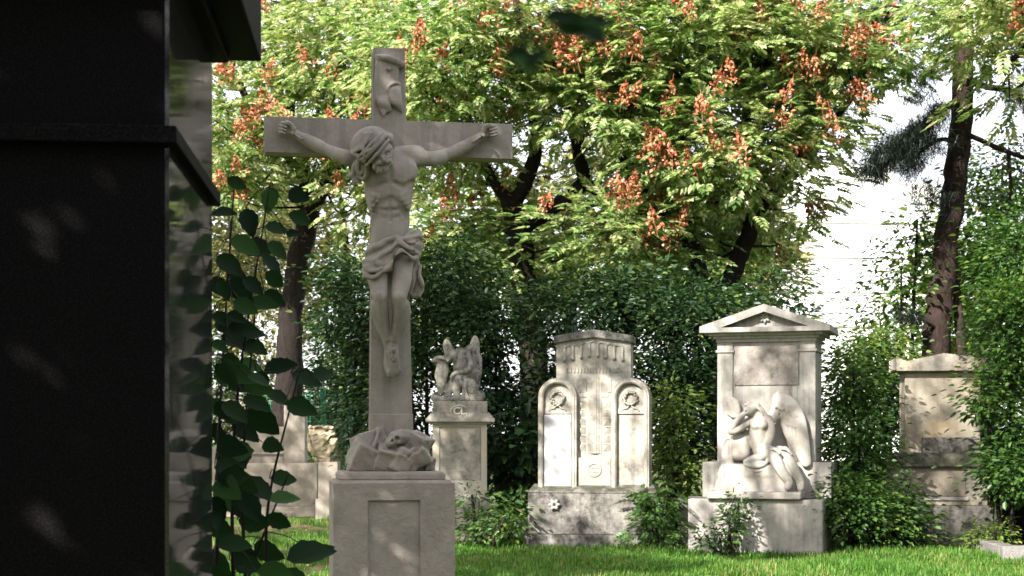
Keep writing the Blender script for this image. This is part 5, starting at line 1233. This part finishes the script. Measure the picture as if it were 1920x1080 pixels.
root, B0, V, fs, P, rng = shade_tree('broad lime tree standing left of the black monument', [(-5.4, 3.4, -.1), (-5.3, 3.5, 2.5), (-5.0, 4.0, 5), (-4.6, 4.6, 7.5)],
    [(-6.9, 7.0, 1.5, 1.5, 1.4, 1.5, 560), (-7.0, 9.0, 1.5, 1.6, 1.3, 1.6, 520), (-4.0, 3.6, -1.5, 1.4, 1.7, 1.2, 420), (-5.0, 5.8, 0, 1.4, 1.4, 1.4, 420), (-1.5, 3.9, -2, .8, .7, .8, 120), (-.8, 2.8, -2.5, .7, .7, .7, 150), (-8.6, 9.5, 2, 1.2, 1.5, 1.2, 120)], 5)
# its lowest twig hangs into the top of the picture
twig = MB()
for q_ in ([(-4.8, 4.3, 6.4), (-3.2, 3.4, 5.6), (-1.4, 2.2, 4.2), (-.1, 1.5, 2.6), (.052, 1.36, 1.955)], [(-.6, 1.75, 3.2), (-.06, 1.45, 2.4), (.0, 1.36, 2.0), (.012, 1.35, 1.93)]):
    q_ = spline(np.array(q_), 8); twig.tube(q_, np.linspace(.03 if len(q_) > 30 else .006, .0012, len(q_)), 7)
tv, dv = [], []
for x, y, dx, dy, n in ((1020, 30, 1, .1, 2), (1052, 28, 1, .35, 3), (1085, 38, 1, .1, 3), (1040, 48, 1, .2, 2), (1078, 52, .9, .5, 2), (940, 104, 1, .15, 2), (962, 100, .8, .5, 2), (985, 120, .8, -.5, 1)):
    for _ in range(n):
        tv.append(W(x + rng.normal(0, 4), y + rng.normal(0, 4), 1.35 + rng.normal(0, .02))); dv.append((dx + rng.normal(0, .15), rng.normal(0, .2), -dy + rng.normal(0, .15)))
tv = np.array(tv); d_ = np.array(dv)
nr = np.array([0, -1.0, .3]) + rng.normal(size=d_.shape) * .3; d_ /= np.linalg.norm(d_, axis=1)[:, None]; yv = np.cross(nr, d_); yv /= np.linalg.norm(yv, axis=1)[:, None]
V2, f2 = stamp(KITE[0], KITE[1], tv, np.stack([d_, yv, np.cross(d_, yv)], 2), rng.uniform(.024, .032, len(tv)))
for t_ in tv: twig.tube([t_, t_ * .5 + np.array((.03, 1.36, 1.96)) * .5, (.052, 1.36, 1.955)], .0006, 4, False)
twig.add(V2, f2)
mesh_obj('crown', V - B0, fs, G_shade, root)
twig.V = [v - B0 for v in twig.V]; twig.build('hanging_twig', G_near, root)  # dark bush-leaf material instead of lime leaves puts shade into the twig's colour
root, B0, V, fs, P, rng = shade_tree('tall lime tree beside the lawn, left of the picture', [(-8.6, 13.0, -.1), (-8.4, 13.3, 4), (-7.9, 14.0, 8), (-7.4, 14.6, 12)],
    [(-15.5, 16.2, 8, 2.6, 1.9, 2.2, 380), (-18, 17.0, 8, 2.2, 2.0, 2.0, 260), (-13.2, 17.6, 8, 1.6, 1.2, 1.6, 110), (-16, 19.4, 8, 2.6, 1.4, 2.2, 240), (-24.2, 18.2, 9, 2.2, 1.1, 1.6, 300), (-19.5, 14.0, 9, 2.4, .9, 2.0, 150), (-12.4, 12.9, 7, 1.4, .9, 1.4, 130)], 6)
mesh_obj('crown', V - B0, fs, G_shade, root)
root, B0, V, fs, P, rng = shade_tree('thin lime tree with an open crown beside the path, left of the picture', [(-6.9, 7.6, -.1), (-6.8, 7.7, 4), (-6.4, 8.2, 8), (-6.0, 8.6, 11)],
    [(-10.9, 15.3, 5, 1.3, 1.2, 1.3, 36), (-10.4, 17.8, 5, 1.5, .9, 1.5, 60), (-9.2, 18.6, 5, 1.2, 1.2, 1.2, 60), (-9.1, 16.9, 5, 1.0, .6, 1.0, 40), (-12.4, 12.0, 4, 1.3, .7, 1.3, 170), (-10.9, 11.7, 4, 1.1, .6, 1.1, 110), (-14.9, 10.6, 4, 1.8, .9, 1.8, 110)], 7)
mesh_obj('crown', V - B0, fs, G_shade, root)

# unseen trees added to keep sky off the near stones and their polished reflections
for k, (x, y, h, r_, lb) in enumerate(((-9.5, -5.5, 8.5, 3.2, 'unseen lime tree added behind the camera to block sky, far to the left'), (-4.2, -8.5, 9.5, 3.6, 'unseen lime tree added behind the camera to block sky, left of the middle'), (2.5, -9, 10, 3.6, 'unseen lime tree added behind the camera to block sky, right of the middle'),
        (9.0, -6.5, 9, 3.6, 'unseen lime tree added behind the camera to block sky, far to the right'), (13.5, 1.5, 9, 3.4, 'unseen lime tree added right of the lawn to hide sky, nearest the path'), (12.5, 9.5, 9, 3.2, 'unseen lime tree added right of the lawn to hide sky, second from the path'), (12.8, 17.5, 9.5, 3.0, 'unseen lime tree added right of the lawn to hide sky, third from the path'), (15.5, 26, 9.5, 3.4, 'unseen lime tree added right of the lawn to hide sky, beyond the grey kerb'))):
    rng = np.random.default_rng(300 + k); B0 = np.array((x, y, -.1))
    root = empty('lime_tree', tuple(B0), 0, lb, 'tree', 'lime trees by the path')
    P, D = blob_points(300, (0, 0, h * .55), (r_, r_, h * .45), rng, .4, .25, 40 + k)
    q = spline([(0, 0, 0), (.1, 0, h * .3), (0, .1, h * .7)], 5); b = MB().tube(q, np.linspace(.28, .1, len(q)), 9)
    branchlets(b, np.concatenate([q[3:], np.full((len(q) - 3, 1), .15)], 1), P, rng, 25, .05); b.build('trunk', M_bark, root, smooth=True)
    V, fs = sprays(P, D, rng, 13, .45, .42, KITE); mesh_obj('crown', V, fs, G_dark, root)
# ================================================================== light, sky, camera
EL, AZ = R(37), R(38)          # sun height; the light comes over the photographer's left shoulder, AZ off the line of sight
sd = np.array([math.sin(AZ) * math.cos(EL), math.cos(AZ) * math.cos(EL), -math.sin(EL)])   # direction the light travels
sun = bpy.data.lights.new('sun', 'SUN'); sun.energy = 5.0; sun.angle = R(.5); sun.color = (1.0, .95, .87)
so = bpy.data.objects.new('sun', sun); COL.objects.link(so)
so.rotation_euler = Vector(tuple(sd)).to_track_quat('-Z', 'Y').to_euler(); so.location = tuple(-sd * 40)
w = bpy.data.worlds.new('World'); SC.world = w; w.use_nodes = True
nt = w.node_tree; bg = nt.nodes['Background']
sky = nt.nodes.new('ShaderNodeTexSky'); sky.sky_type = 'NISHITA'; sky.sun_disc = False
sky.sun_elevation = EL; sky.sun_rotation = math.atan2(-sd[0], -sd[1])
sky.air_density = 1.0; sky.dust_density = 2.5; sky.ozone_density = .6
hz = nt.nodes.new('ShaderNodeMix'); hz.data_type = 'RGBA'; hz.inputs[0].default_value = .72      # even white added to the sky colour so its gaps render white
nt.links.new(sky.outputs[0], hz.inputs[6]); hz.inputs[7].default_value = (6.5, 6.5, 6.6, 1)
nt.links.new(hz.outputs[2], bg.inputs[0]); bg.inputs[1].default_value = .10
cam = bpy.data.cameras.new('camera'); co = bpy.data.objects.new('camera', cam); COL.objects.link(co)
co.location = (0, 0, EYE); co.rotation_euler = (R(90), 0, 0)
cam.sensor_width = 36; cam.lens = F / 1920 * 36; cam.shift_y = (HY - 540) / 1920
cam.clip_start = .05; cam.clip_end = 2000
cam.dof.use_dof = True; cam.dof.focus_distance = 10.1; cam.dof.aperture_fstop = 6.3
SC.camera = co
SC.render.engine = 'CYCLES'
SC.view_settings.view_transform = 'Standard'; SC.view_settings.look = 'None'
SC.view_settings.exposure = 1.78; SC.view_settings.gamma = 1
SC.cycles.max_bounces = 6; SC.cycles.diffuse_bounces = 3; SC.cycles.transmission_bounces = 4; SC.cycles.transparent_max_bounces = 4
SC.cycles.use_denoising = True
